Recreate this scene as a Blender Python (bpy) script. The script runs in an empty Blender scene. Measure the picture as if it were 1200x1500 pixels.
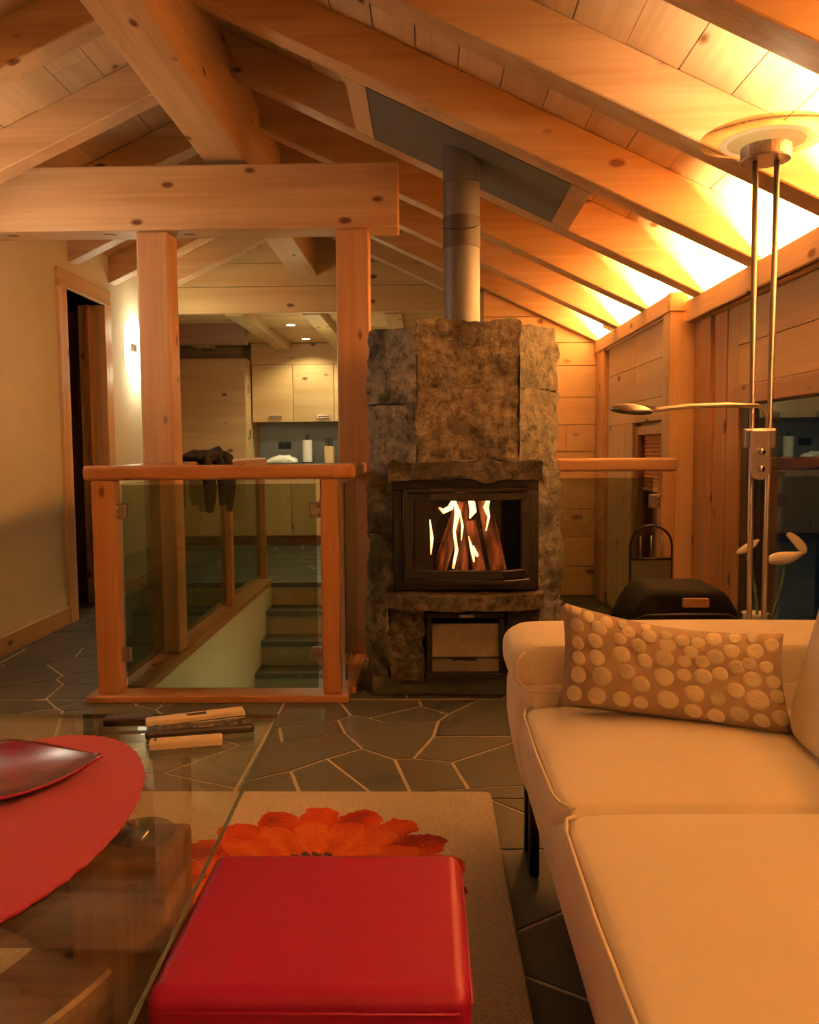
import bpy, bmesh, math, random
from mathutils import Vector, Matrix, noise
random.seed(7)
S = bpy.context.scene
C = S.collection
# ------------------------------------------------------------------ camera
F, PITCH, YAW, ROLL = 1223.1086, 0.0753, 0.0211, 0.0078
cam_d = bpy.data.cameras.new('camera'); cam = bpy.data.objects.new('camera', cam_d); C.objects.link(cam)
cam_d.sensor_fit = 'HORIZONTAL'; cam_d.sensor_width = 36; cam_d.lens = 36*F/1200; cam_d.clip_start = .02
_r = Vector((math.cos(YAW), math.sin(YAW), 0)); _f = Vector((-math.sin(YAW), math.cos(YAW), 0))
_D = _f*math.cos(PITCH)-Vector((0, 0, math.sin(PITCH))); _U = _f*math.sin(PITCH)+Vector((0, 0, math.cos(PITCH)))
_R2 = _r*math.cos(ROLL)-_U*math.sin(ROLL); _U2 = _r*math.sin(ROLL)+_U*math.cos(ROLL)
m = Matrix((_R2, _U2, -_D)).transposed().to_4x4(); m.translation = Vector((0, 0, 1.05))
cam.matrix_world = m
S.camera = cam
# ------------------------------------------------------------------ world, exposure, large lights
w = bpy.data.worlds.new('night'); S.world = w; w.use_nodes = True
w.node_tree.nodes['Background'].inputs[0].default_value = (.02, .035, .06, 1)
w.node_tree.nodes['Background'].inputs[1].default_value = .15
S.view_settings.view_transform = 'Standard'; S.view_settings.look = 'None'
S.view_settings.gamma = 1; S.view_settings.use_curve_mapping = False
S.view_settings.exposure = -0.10
def area(name, loc, rot, sx, sy, power, col, spread=180):
    l = bpy.data.lights.new(name, 'AREA'); l.shape = 'RECTANGLE'; l.size = sx; l.size_y = sy
    l.energy = power; l.color = col; l.spread = math.radians(spread)
    o = bpy.data.objects.new(name, l); C.objects.link(o); o.location = loc; o.rotation_euler = rot; return o
def point(name, loc, power, col, r=.05):
    l = bpy.data.lights.new(name, 'POINT'); l.energy = power; l.color = col; l.shadow_soft_size = r
    o = bpy.data.objects.new(name, l); C.objects.link(o); o.location = loc; return o
def spot(name, loc, power, col, ang=100, rot=(0, 0, 0), r=.03):
    l = bpy.data.lights.new(name, 'SPOT'); l.energy = power; l.color = col; l.shadow_soft_size = r
    l.spot_size = math.radians(ang); l.spot_blend = .6
    o = bpy.data.objects.new(name, l); C.objects.link(o); o.location = loc; o.rotation_euler = rot; return o
WARM = (1, .56, .19)
COVE_W, COVE_C = 1080, (1, .66, .26)
DISH_W, DISH_C = 4.2, (1, .75, .42)
ROOM_W, ROOM_C = 2.2, (1, .76, .62)
KIT_W, KIT_C = 36, (1, .90, .50)
STAIR_W, STAIR_C = 55, (1, .93, .62)
SCONCE_C = (1, .95, .62)
# light cove: a strip in the trough above the right wall, shining up on the boards
area('cove_strip_light', (1.255, 4.98, 1.716), (0, math.radians(180), 0), .03, 1.7, COVE_W*.30, COVE_C)
area('cove_strip_light', (1.335, .75, 1.668), (0, math.radians(180), 0), .03, 6.4, COVE_W*1.1, COVE_C)
# added fill light behind the camera with no fitting; light down in the stairwell
point('room_fill_light', (-.6, -1.0, 2.0), ROOM_W, ROOM_C, .18)
spot('stairwell_light', (-.8, 4.6, -.35), STAIR_W, STAIR_C, 150, (0, 0, 0), .08)

# ------------------------------------------------------------------ helpers
LOC = {}
def thing(name, label, cat, loc, group=None, kind=None):
    o = bpy.data.objects.new(name, None); C.objects.link(o); o.location = loc; o.empty_display_size = .1
    LOC[o] = Vector(loc)
    if label: o['label'] = label; o['category'] = cat
    if group: o['group'] = group
    if kind: o['kind'] = kind
    return o
def tag(o, label, cat, group=None):
    o['label'] = label; o['category'] = cat
    if group: o['group'] = group
    return o
def obj(name, bm, mat, parent=None, smooth=False, bevel=0, seg=1, kind=None, label=None, center=True):
    """bm in world space -> one mesh object"""
    bmesh.ops.recalc_face_normals(bm, faces=bm.faces)
    me = bpy.data.meshes.new(name)
    c = Vector((0, 0, 0))
    if center and len(bm.verts):
        lo = Vector([min(v.co[i] for v in bm.verts) for i in range(3)]); hi = Vector([max(v.co[i] for v in bm.verts) for i in range(3)])
        c = (lo+hi)/2; c.z = lo.z
        bmesh.ops.translate(bm, verts=bm.verts, vec=-c)
    bm.to_mesh(me); bm.free()
    me.materials.append(mat)
    if smooth:
        me.polygons.foreach_set('use_smooth', [True]*len(me.polygons))
    o = bpy.data.objects.new(name, me); C.objects.link(o)
    LOC[o] = c.copy()
    if parent: o.parent = parent; o.location = c-LOC[parent]
    else: o.location = c
    if bevel:
        b = o.modifiers.new('bevel', 'BEVEL'); b.width = bevel; b.segments = seg; b.limit_method = 'ANGLE'; b.angle_limit = math.radians(35)
    if kind: o['kind'] = kind
    if label: o['label'] = label
    return o
def bx(x0, x1, y0, y1, z0, z1, bm=None):
    bm = bm or bmesh.new()
    v = [bm.verts.new(p) for p in ((x0, y0, z0), (x1, y0, z0), (x1, y1, z0), (x0, y1, z0), (x0, y0, z1), (x1, y0, z1), (x1, y1, z1), (x0, y1, z1))]
    for f in ((3, 2, 1, 0), (4, 5, 6, 7), (0, 1, 5, 4), (1, 2, 6, 5), (2, 3, 7, 6), (3, 0, 4, 7)): bm.faces.new([v[i] for i in f])
    return bm
def prism(poly, a0, a1, axis='Z', bm=None):
    """poly 2-D; extruded along axis (Z: xy, Y: xz, X: yz)"""
    bm = bm or bmesh.new()
    def P(p, a): return (p[0], p[1], a) if axis == 'Z' else (p[0], a, p[1]) if axis == 'Y' else (a, p[0], p[1])
    A = [bm.verts.new(P(p, a0)) for p in poly]; B = [bm.verts.new(P(p, a1)) for p in poly]
    n = len(poly)
    bm.faces.new(A); bm.faces.new(B[::-1])
    for i in range(n): bm.faces.new((A[i], A[(i+1) % n], B[(i+1) % n], B[i]))
    return bm
def tube(pts, r, n=10, bm=None, caps=True):
    bm = bm or bmesh.new(); pts = [Vector(p) for p in pts]; rings = []
    rr = r if isinstance(r, (list, tuple)) else [r]*len(pts)
    up = None
    for i, p in enumerate(pts):
        t = (pts[min(i+1, len(pts)-1)]-pts[max(i-1, 0)]).normalized()
        if up is None: up = t.orthogonal().normalized()
        up = (up-t*up.dot(t)).normalized(); s = t.cross(up)
        rings.append([bm.verts.new(p+(up*math.cos(2*math.pi*k/n)+s*math.sin(2*math.pi*k/n))*rr[i]) for k in range(n)])
    for a, b in zip(rings, rings[1:]):
        for k in range(n): bm.faces.new((a[k], a[(k+1) % n], b[(k+1) % n], b[k]))
    if caps: bm.faces.new(rings[0][::-1]); bm.faces.new(rings[-1])
    return bm
def lathe(prof, c, n=32, bm=None):
    """prof: list of (radius, z); c = centre"""
    bm = bm or bmesh.new(); rings = []
    for r, z in prof:
        if r < 1e-5: rings.append([bm.verts.new((c[0], c[1], c[2]+z))])
        else: rings.append([bm.verts.new((c[0]+r*math.cos(2*math.pi*k/n), c[1]+r*math.sin(2*math.pi*k/n), c[2]+z)) for k in range(n)])
    for a, b in zip(rings, rings[1:]):
        for k in range(n):
            q = [a[k % len(a)], a[(k+1) % n % len(a)], b[(k+1) % n % len(b)], b[k % len(b)]]
            u = []
            for v in q:
                if v not in u: u.append(v)
            if len(u) > 2: bm.faces.new(u)
    return bm
def superbox(x0, x1, y0, y1, z0, z1, n=7, cuts=14, crown=0, bm=None, fn=None):
    """rounded puffy box"""
    b = bmesh.new(); bmesh.ops.create_cube(b, size=2)
    bmesh.ops.subdivide_edges(b, edges=b.edges[:], cuts=cuts, use_grid_fill=True)
    cx, cy, cz = (x0+x1)/2, (y0+y1)/2, (z0+z1)/2; hx, hy, hz = (x1-x0)/2, (y1-y0)/2, (z1-z0)/2
    big = max(hx, hy, hz); mn = min(hx, hy, hz)
    nx, ny, nz = [n*(h/mn)**.6 for h in (hx, hy, hz)]
    for v in b.verts:
        x, y, z = [math.copysign(abs(math.sin(q*math.pi/2))**.8, q) for q in v.co]
        mag = max(abs(x), abs(y), abs(z))
        s = (abs(x)**nx+abs(y)**ny+abs(z)**nz)**(1/((nx+ny+nz)/3))
        k = 1/s if s > 0 else 1
        x, y, z = x*k, y*k, z*k
        x = max(-1, min(1, x)); y = max(-1, min(1, y)); z = max(-1.02, min(1.02, z))
        if z > 0 and crown: z += crown/hz*max(0, 1-x*x)*max(0, 1-y*y)
        p = Vector((cx+x*hx, cy+y*hy, cz+z*hz))
        v.co = fn(p) if fn else p
    return b
def clip(poly, a, b, c):
    """keep a*x+b*y<=c"""
    out = []
    n = len(poly)
    for i in range(n):
        p, q = poly[i], poly[(i+1) % n]; dp = a*p[0]+b*p[1]-c; dq = a*q[0]+b*q[1]-c
        if dp <= 0: out.append(p)
        if dp*dq < 0:
            t = dp/(dp-dq); out.append((p[0]+(q[0]-p[0])*t, p[1]+(q[1]-p[1])*t))
    return out
def parea(p): return sum(p[i][0]*p[(i+1) % len(p)][1]-p[(i+1) % len(p)][0]*p[i][1] for i in range(len(p)))/2
def inset(p, d):
    if parea(p) < 0: p = p[::-1]
    q = [p[0]]
    for v in p[1:]:
        if math.dist(v, q[-1]) > .012: q.append(v)
    if math.dist(q[0], q[-1]) < .012: q.pop()
    p = q; n = len(p); out = []
    for i in range(n):
        a, b, c = Vector(p[i-1]), Vector(p[i]), Vector(p[(i+1) % n])
        u = (b-a).normalized(); v = (c-b).normalized(); n1 = Vector((-u.y, u.x)); n2 = Vector((-v.y, v.x))
        k = n1+n2
        k = k/max(.45, k.dot(n1)) if k.length > .1 else n1
        out.append(tuple(b+k*d))
    return out
# ------------------------------------------------------------------ materials
def nodes(name):
    m = bpy.data.materials.new(name); m.use_nodes = True; nt = m.node_tree; b = nt.nodes['Principled BSDF']
    return m, nt, b
def N(nt, t, **k):
    n = nt.nodes.new(t)
    for a, v in k.items():
        if a.startswith('i_'):
            key = a[2:]; n.inputs[int(key) if key.isdigit() else key].default_value = v
        else: setattr(n, a, v)
    return n
def ramp(nt, fac, stops, interp='LINEAR'):
    r = nt.nodes.new('ShaderNodeValToRGB'); r.color_ramp.interpolation = interp
    e = r.color_ramp.elements
    while len(e) < len(stops): e.new(.5)
    for x, (p, c) in zip(e, stops): x.position = p; x.color = (*c, 1) if len(c) == 3 else c
    nt.links.new(fac, r.inputs[0]); return r.outputs[0]
def mix(nt, f, a, b, mode='MIX'):
    n = nt.nodes.new('ShaderNodeMix'); n.data_type = 'RGBA'; n.blend_type = mode
    for s, v in ((n.inputs[0], f), (n.inputs[6], a), (n.inputs[7], b)):
        if isinstance(v, bpy.types.NodeSocket): nt.links.new(v, s)
        elif isinstance(v, tuple): s.default_value = (*v, 1)
        else: s.default_value = v
    return n.outputs[2]
def math_(nt, op, a, b=0, c=None):
    n = nt.nodes.new('ShaderNodeMath'); n.operation = op
    for i, v in enumerate((a, b, c)):
        if v is None: continue
        if isinstance(v, bpy.types.NodeSocket): nt.links.new(v, n.inputs[i])
        else: n.inputs[i].default_value = v
    return n.outputs[0]
def bump(nt, b, h, strength=.2, dist=.01):
    n = N(nt, 'ShaderNodeBump'); n.inputs['Strength'].default_value = strength; n.inputs['Distance'].default_value = dist
    nt.links.new(h, n.inputs['Height']); nt.links.new(n.outputs[0], b.inputs['Normal'])
def plain(name, col, rough=.5, metal=0, nz=0, scale=60, emit=None, es=0, spec=.5):
    m, nt, b = nodes(name)
    tc = N(nt, 'ShaderNodeTexCoord'); t = N(nt, 'ShaderNodeTexNoise'); t.inputs['Scale'].default_value = scale; t.inputs['Detail'].default_value = 3
    nt.links.new(tc.outputs['Object'], t.inputs['Vector'])
    c = ramp(nt, t.outputs[0], [(.3, tuple(x*(1-nz) for x in col)), (.7, tuple(min(1, x*(1+nz)) for x in col))])
    nt.links.new(c, b.inputs['Base Color']); b.inputs['Roughness'].default_value = rough; b.inputs['Metallic'].default_value = metal
    b.inputs['Specular IOR Level'].default_value = spec
    if emit: b.inputs['Emission Color'].default_value = (*emit, 1); b.inputs['Emission Strength'].default_value = es
    return m
def wood(name, axis, light=(.70, .46, .26), dark=(.56, .335, .165), knot=(.17, .07, .03), rough=.5, knots=1.0, kscale=4.6):
    m, nt, b = nodes(name)
    tc = N(nt, 'ShaderNodeTexCoord'); oi = N(nt, 'ShaderNodeObjectInfo')
    off = N(nt, 'ShaderNodeVectorMath', operation='MULTIPLY_ADD')
    cmb = N(nt, 'ShaderNodeCombineXYZ')
    for i in range(3): nt.links.new(oi.outputs['Random'], cmb.inputs[i])
    nt.links.new(cmb.outputs[0], off.inputs[0]); off.inputs[1].default_value = (17.3, 31.7, 11.9); nt.links.new(tc.outputs['Object'], off.inputs[2])
    def mp(along, across):
        k = N(nt, 'ShaderNodeMapping'); s = [across]*3; s['XYZ'.index(axis)] = along; k.inputs['Scale'].default_value = s
        nt.links.new(off.outputs[0], k.inputs['Vector']); return k.outputs[0]
    n1 = N(nt, 'ShaderNodeTexNoise'); n1.inputs['Scale'].default_value = 1; n1.inputs['Detail'].default_value = 3; n1.inputs['Distortion'].default_value = .4
    nt.links.new(mp(.7, 11), n1.inputs['Vector'])
    n2 = N(nt, 'ShaderNodeTexNoise'); n2.inputs['Scale'].default_value = 1; n2.inputs['Detail'].default_value = 4; n2.inputs['Distortion'].default_value = .6
    nt.links.new(mp(1.6, 60), n2.inputs['Vector'])
    f = math_(nt, 'ADD', math_(nt, 'MULTIPLY', n1.outputs[0], .6), math_(nt, 'MULTIPLY', n2.outputs[0], .4))
    c = ramp(nt, f, [(.38, light), (.62, dark)])
    v = N(nt, 'ShaderNodeTexVoronoi'); v.inputs['Scale'].default_value = 1; v.feature = 'F1'
    nt.links.new(mp(kscale*.75, kscale*1.5), v.inputs['Vector'])
    kn = ramp(nt, v.outputs['Distance'], [(.08*knots, (1, 1, 1)), (.105*knots, (.5, .5, .5)), (.14*knots, (0, 0, 0))])
    c = mix(nt, kn, c, knot)
    # per-piece tone
    tone = ramp(nt, oi.outputs['Random'], [(0, (.88, .88, .88)), (1, (1.06, 1.04, 1.0))])
    c = mix(nt, 1.0, c, tone, 'MULTIPLY')
    nt.links.new(c, b.inputs['Base Color']); b.inputs['Roughness'].default_value = rough
    b.inputs['Specular IOR Level'].default_value = .35
    bump(nt, b, n2.outputs[0], .12, .004)
    return m
PINE = {a: wood('pine_'+a.lower(), a) for a in 'XYZ'}
BOARD = {a: wood('pine_board_'+a.lower(), a, (.74, .52, .31), (.63, .41, .22), kscale=3.6) for a in 'XYZ'}
REDW = {a: wood('oiled_pine_'+a.lower(), a, (.52, .26, .13), (.42, .19, .085), (.14, .05, .02), .38, .8) for a in 'XYZ'}
POSTW = {a: wood('post_pine_'+a.lower(), a, (.64, .37, .20), (.53, .28, .14), (.18, .07, .03), .42) for a in 'XYZ'}
KITW = {a: wood('kitchen_pine_'+a.lower(), a, (.66, .44, .22), (.58, .36, .16), kscale=4) for a in 'XYZ'}
DARKW = {a: wood('dark_trim_wood_'+a.lower(), a, (.30, .15, .07), (.22, .10, .045)) for a in 'XYZ'}
TABLEW = {a: wood('table_timber_'+a.lower(), a, (.30, .165, .095), (.15, .075, .04), (.07, .03, .015), .4, .4) for a in 'XYZ'}
def plaster():
    m, nt, b = nodes('cream_plaster'); tc = N(nt, 'ShaderNodeTexCoord')
    t = N(nt, 'ShaderNodeTexNoise'); t.inputs['Scale'].default_value = 90; t.inputs['Detail'].default_value = 4; nt.links.new(tc.outputs['Object'], t.inputs[0])
    t2 = N(nt, 'ShaderNodeTexNoise'); t2.inputs['Scale'].default_value = 2; nt.links.new(tc.outputs['Object'], t2.inputs[0])
    nt.links.new(ramp(nt, t2.outputs[0], [(.3, (.70, .62, .46)), (.7, (.76, .68, .52))]), b.inputs['Base Color'])
    b.inputs['Roughness'].default_value = .9; bump(nt, b, t.outputs[0], .35, .004); return m
PLASTER = plaster()
WHITEP = plain('white_stairwell_plaster', (.80, .78, .68), .85, nz=.03, scale=8)
def slate():
    m, nt, b = nodes('slate_paving'); tc = N(nt, 'ShaderNodeTexCoord'); g = N(nt, 'ShaderNodeNewGeometry')
    isl = g.outputs['Random Per Island']
    mp = N(nt, 'ShaderNodeMapping'); mp.inputs['Scale'].default_value = (1, 1, 1); nt.links.new(tc.outputs['Object'], mp.inputs[0])
    t = N(nt, 'ShaderNodeTexNoise'); t.inputs['Scale'].default_value = 9; t.inputs['Detail'].default_value = 7; t.inputs['Roughness'].default_value = .65; nt.links.new(g.outputs['Position'], t.inputs[0])
    base = ramp(nt, isl, [(0, (.050, .050, .044)), (.35, (.075, .073, .060)), (.7, (.098, .092, .072)), (1, (.066, .070, .064))])
    c = mix(nt, .8, base, ramp(nt, t.outputs[0], [(.3, (.7, .7, .72)), (.7, (1.25, 1.2, 1.1))]), 'MULTIPLY')
    nt.links.new(c, b.inputs['Base Color'])
    nt.links.new(ramp(nt, t.outputs[0], [(.3, (.34, .34, .34)), (.7, (.55, .55, .55))]), b.inputs['Roughness'])
    b.inputs['Specular IOR Level'].default_value = .45
    bump(nt, b, t.outputs[0], .35, .01); return m
SLATE = slate()
GROUT = plain('pale_grout', (.50, .41, .29), .9, nz=.15, scale=25)
def rock(name, a, b_, c_):
    m, nt, b = nodes(name); g = N(nt, 'ShaderNodeNewGeometry'); oi = N(nt, 'ShaderNodeObjectInfo')
    off = N(nt, 'ShaderNodeVectorMath', operation='ADD'); nt.links.new(g.outputs['Position'], off.inputs[0]); nt.links.new(oi.outputs['Random'], off.inputs[1])
    t = N(nt, 'ShaderNodeTexNoise'); t.inputs['Scale'].default_value = 22; t.inputs['Detail'].default_value = 12; t.inputs['Roughness'].default_value = .78; t.inputs['Distortion'].default_value = .2
    nt.links.new(off.outputs[0], t.inputs[0])
    t2 = N(nt, 'ShaderNodeTexNoise'); t2.inputs['Scale'].default_value = 4.5; t2.inputs['Detail'].default_value = 5; nt.links.new(off.outputs[0], t2.inputs[0])
    c = ramp(nt, t.outputs[0], [(.38, a), (.49, b_), (.62, c_)])
    c = mix(nt, .8, c, ramp(nt, t2.outputs[0], [(.36, (.28, .27, .27)), (.47, (.9, .9, .9)), (.66, (1.35, 1.32, 1.25))]), 'MULTIPLY')
    nt.links.new(c, b.inputs['Base Color']); b.inputs['Roughness'].default_value = .8; b.inputs['Specular IOR Level'].default_value = .25
    bump(nt, b, t.outputs[0], 1.0, .05); return m
ROCK = rock('brown_rough_gneiss', (.075, .06, .045), (.30, .24, .18), (.60, .50, .38))
ROCKG = rock('grey_rough_gneiss', (.11, .10, .09), (.42, .39, .34), (.66, .61, .53))
ROCKD = rock('dark_rough_gneiss', (.04, .032, .025), (.13, .10, .075), (.25, .20, .14))
BLACK = plain('black_cast_iron', (.022, .018, .016), .42, .6, nz=.2)
SOOT = plain('sooty_firebox', (.03, .02, .015), .9, nz=.4, scale=12)
PIPE = plain('dark_flue_steel', (.13, .125, .13), .5, .45, nz=.08, scale=3)
PIPED = plain('flue_collar_steel', (.07, .06, .06), .5, .45, nz=.08, scale=3)
GREYP = plain('grey_fireproof_board', (.14, .137, .122), .75, nz=.06, scale=8)
STEEL = plain('brushed_nickel', (.42, .37, .34), .40, 1, nz=.06, scale=30)
CHROME = plain('polished_steel', (.75, .72, .66), .15, 1)
PANELF = plain('beige_stone_panel', (.23, .19, .14), .7, nz=.15, scale=20)
def glass(name, tint, rough=.0, ior=1.45, gl=1.0):
    m = bpy.data.materials.new(name); m.use_nodes = True; nt = m.node_tree
    for n in list(nt.nodes):
        if n.type != 'OUTPUT_MATERIAL': nt.nodes.remove(n)
    out = [n for n in nt.nodes if n.type == 'OUTPUT_MATERIAL'][0]
    tr = N(nt, 'ShaderNodeBsdfTransparent'); tr.inputs[0].default_value = (*tint, 1)
    g = N(nt, 'ShaderNodeBsdfGlossy'); g.inputs[0].default_value = (gl, gl, gl, 1); g.inputs['Roughness'].default_value = rough
    lw = N(nt, 'ShaderNodeLayerWeight'); lw.inputs[0].default_value = .5; f0 = ((ior-1)/(ior+1))**2
    fr = math_(nt, 'MULTIPLY_ADD', math_(nt, 'POWER', lw.outputs['Facing'], 5), 1-f0, f0)
    mx = N(nt, 'ShaderNodeMixShader'); nt.links.new(fr, mx.inputs[0]); nt.links.new(tr.outputs[0], mx.inputs[1]); nt.links.new(g.outputs[0], mx.inputs[2])
    nt.links.new(mx.outputs[0], out.inputs[0]); return m
RGLASS = glass('railing_glass', (.64, .67, .57))
TGLASS = glass('table_glass', (.93, .95, .91))
WGLASS = glass('window_glass', (.75, .8, .78), ior=1.6)
SGLASS = glass('stove_glass', (.92, .88, .84))
DGLASS = glass('lamp_dish_glass', (.93, .84, .66), .15, gl=.5)
GEDGE = plain('green_glass_edge', (.05, .085, .065), .35, nz=.2, spec=.4)
LEATHER = plain('red_leatherette', (.23, .004, .040), .46, nz=.05, scale=220, spec=.3)
def fabric(name, col, rough=.9, sc=350, st=.15, var=.06):
    m, nt, b = nodes(name); tc = N(nt, 'ShaderNodeTexCoord')
    t = N(nt, 'ShaderNodeTexNoise'); t.inputs['Scale'].default_value = sc; t.inputs['Detail'].default_value = 2; nt.links.new(tc.outputs['Object'], t.inputs[0])
    t2 = N(nt, 'ShaderNodeTexNoise'); t2.inputs['Scale'].default_value = 5; nt.links.new(tc.outputs['Object'], t2.inputs[0])
    nt.links.new(ramp(nt, t2.outputs[0], [(.3, tuple(x*(1-var) for x in col)), (.7, col)]), b.inputs['Base Color'])
    b.inputs['Roughness'].default_value = rough; b.inputs['Specular IOR Level'].default_value = .2
    b.inputs['Sheen Weight'].default_value = .15
    bump(nt, b, t.outputs[0], st, .003); return m
SOFA = fabric('cream_sofa_fabric', (.90, .80, .63))
PILLOW = fabric('taupe_pillow_fabric', (.33, .225, .145), sc=500, st=.3)
DISC = fabric('cream_embroidery', (.86, .73, .52), sc=120, st=.5, var=.15)
_nt = DISC.node_tree; _tc = [n for n in _nt.nodes if n.type == 'TEX_COORD'][0]
_vm = N(_nt, 'ShaderNodeVectorMath', operation='DISTANCE'); _nt.links.new(_tc.outputs['Generated'], _vm.inputs[0]); _vm.inputs[1].default_value = (.5, .5, .5)
_rg = math_(_nt, 'SINE', math_(_nt, 'MULTIPLY', _vm.outputs['Value'], 70)); _bp = [n for n in _nt.nodes if n.type == 'BUMP'][0]; _nt.links.new(_rg, _bp.inputs['Height']); _bp.inputs['Strength'].default_value = .3
_nt = DISC.node_tree; _b = _nt.nodes['Principled BSDF']; _oi = N(_nt, 'ShaderNodeObjectInfo')
_nt.links.new(mix(_nt, 1, _b.inputs['Base Color'].links[0].from_socket, ramp(_nt, _oi.outputs['Random'], [(0, (.68, .66, .64)), (.35, (1, 1, 1))]), 'MULTIPLY'), _b.inputs['Base Color'])
REDFELT = fabric('red_felt', (.28, .007, .045), sc=400, st=.4)
DARKCLOTH = plain('charcoal_cloth', (.010, .008, .008), .9, nz=.3, spec=.1)
BAGM = plain('black_nylon', (.006, .005, .006), .8, spec=.1)
TANL = plain('tan_leather', (.32, .15, .06), .5, nz=.1)
BLINDM = plain('orange_blind', (.62, .27, .09), .8, nz=.05)
PETALW = plain('white_petal', (.86, .80, .66), .45, nz=.04, scale=10)
GREEN = plain('dark_stem_green', (.05, .09, .03), .5, nz=.2)
CERAM = plain('white_ceramic', (.75, .70, .62), .25)
REMOTEW = plain('cream_plastic', (.78, .66, .48), .5)
REMOTEB = plain('black_plastic', (.02, .014, .013), .35)
REMOTEK = plain('grey_keys', (.07, .05, .045), .5)
BOWLM = plain('wine_red_glaze', (.13, .002, .02), .2, nz=.1, spec=.2)
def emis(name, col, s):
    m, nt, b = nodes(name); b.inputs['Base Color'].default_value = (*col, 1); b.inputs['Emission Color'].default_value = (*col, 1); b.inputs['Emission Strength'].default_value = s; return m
GLOWPATCH = emis('sconce_glow_patch', (1, .95, .72), 5)  # emission for the sconce light falling on the plaster
SPOTON = emis('lit_downlight', (1, .93, .7), 9)
def rug_mat():
    m, nt, b = nodes('cream_rug_with_red_flower'); g = N(nt, 'ShaderNodeNewGeometry'); sx = N(nt, 'ShaderNodeSeparateXYZ')
    dn = N(nt, 'ShaderNodeTexNoise'); dn.inputs['Scale'].default_value = 26; dn.inputs['Detail'].default_value = 4; nt.links.new(g.outputs['Position'], dn.inputs[0])
    wob = math_(nt, 'MULTIPLY', math_(nt, 'SUBTRACT', dn.outputs[0], .5), .05)
    nt.links.new(g.outputs['Position'], sx.inputs[0])
    x = math_(nt, 'ADD', math_(nt, 'SUBTRACT', sx.outputs[0], -.29), wob); y = math_(nt, 'SUBTRACT', math_(nt, 'SUBTRACT', sx.outputs[1], 1.965), wob)
    r = math_(nt, 'SQRT', math_(nt, 'ADD', math_(nt, 'MULTIPLY', x, x), math_(nt, 'MULTIPLY', y, y)))
    th = math_(nt, 'ARCTAN2', y, x)
    def petals(n, ph, R, dep):
        s = math_(nt, 'ABSOLUTE', math_(nt, 'SINE', math_(nt, 'MULTIPLY_ADD', th, n/2, ph)))
        s = math_(nt, 'POWER', s, .45)
        lim = math_(nt, 'MULTIPLY_ADD', s, R*dep, R*(1-dep))
        return math_(nt, 'MULTIPLY', math_(nt, 'SUBTRACT', lim, r), 200)
    def cl(v):
        c = math_(nt, 'ADD', v, 0); c.node.use_clamp = True; return c
    pa = cl(petals(17, .3, .385, .22)); pb = cl(petals(15, 1.4, .30, .30)); ctr = cl(petals(22, .5, .115, .3))
    st = N(nt, 'ShaderNodeTexNoise'); st.inputs['Scale'].default_value = 9; st.inputs['Detail'].default_value = 6; nt.links.new(g.outputs['Position'], st.inputs[0])
    thn = math_(nt, 'MULTIPLY_ADD', math_(nt, 'SINE', math_(nt, 'MULTIPLY', th, 8.5)), .22, math_(nt, 'MULTIPLY', st.outputs[0], .9))
    red = ramp(nt, thn, [(.15, (.20, .012, .010)), (.35, (.38, .035, .010)), (.6, (.52, .065, .012)), (.8, (.42, .03, .012))])
    red2 = ramp(nt, thn, [(.2, (.42, .05, .012)), (.5, (.60, .12, .02)), (.8, (.50, .05, .015))])
    f = N(nt, 'ShaderNodeTexNoise'); f.inputs['Scale'].default_value = 160; f.inputs['Detail'].default_value = 3; nt.links.new(g.outputs['Position'], f.inputs[0])
    cream = ramp(nt, f.outputs[0], [(.3, (.42, .34, .24)), (.7, (.60, .51, .37))])
    c = mix(nt, pa, cream, red); c = mix(nt, pb, c, red2); c = mix(nt, ctr, c, (.035, .02, .015))
    sp = ramp(nt, f.outputs[0], [(.60, (0, 0, 0)), (.72, (.5, .5, .5))]); c = mix(nt, sp, c, (.52, .36, .22))
    nt.links.new(c, b.inputs['Base Color']); b.inputs['Roughness'].default_value = .95; b.inputs['Specular IOR Level'].default_value = .1
    bump(nt, b, f.outputs[0], .7, .008); return m
RUG = rug_mat()
def flame_mat():
    m, nt, b = nodes('flame'); tc = N(nt, 'ShaderNodeTexCoord'); lw = N(nt, 'ShaderNodeLayerWeight'); lw.inputs[0].default_value = .35
    t = N(nt, 'ShaderNodeTexNoise'); t.inputs['Scale'].default_value = 14; nt.links.new(tc.outputs['Object'], t.inputs[0])
    fac = math_(nt, 'SUBTRACT', math_(nt, 'ADD', t.outputs[0], .25), math_(nt, 'MULTIPLY', lw.outputs['Facing'], .55))
    nt.links.new(ramp(nt, fac, [(.15, (.9, .10, .01)), (.4, (1, .36, .06)), (.65, (1, .78, .35))]), b.inputs['Emission Color'])
    nt.links.new(math_(nt, 'MULTIPLY_ADD', fac, 4.5, .4), b.inputs['Emission Strength'])
    b.inputs['Base Color'].default_value = (0, 0, 0, 1)
    tr = N(nt, 'ShaderNodeBsdfTransparent'); mx = N(nt, 'ShaderNodeMixShader')
    out = [n for n in nt.nodes if n.type == 'OUTPUT_MATERIAL'][0]
    nt.links.new(ramp(nt, fac, [(.12, (0, 0, 0)), (.42, (1, 1, 1))]), mx.inputs[0]); nt.links.new(tr.outputs[0], mx.inputs[1]); nt.links.new(b.outputs[0], mx.inputs[2]); nt.links.new(mx.outputs[0], out.inputs[0])
    return m
FLAME = flame_mat()
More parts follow.
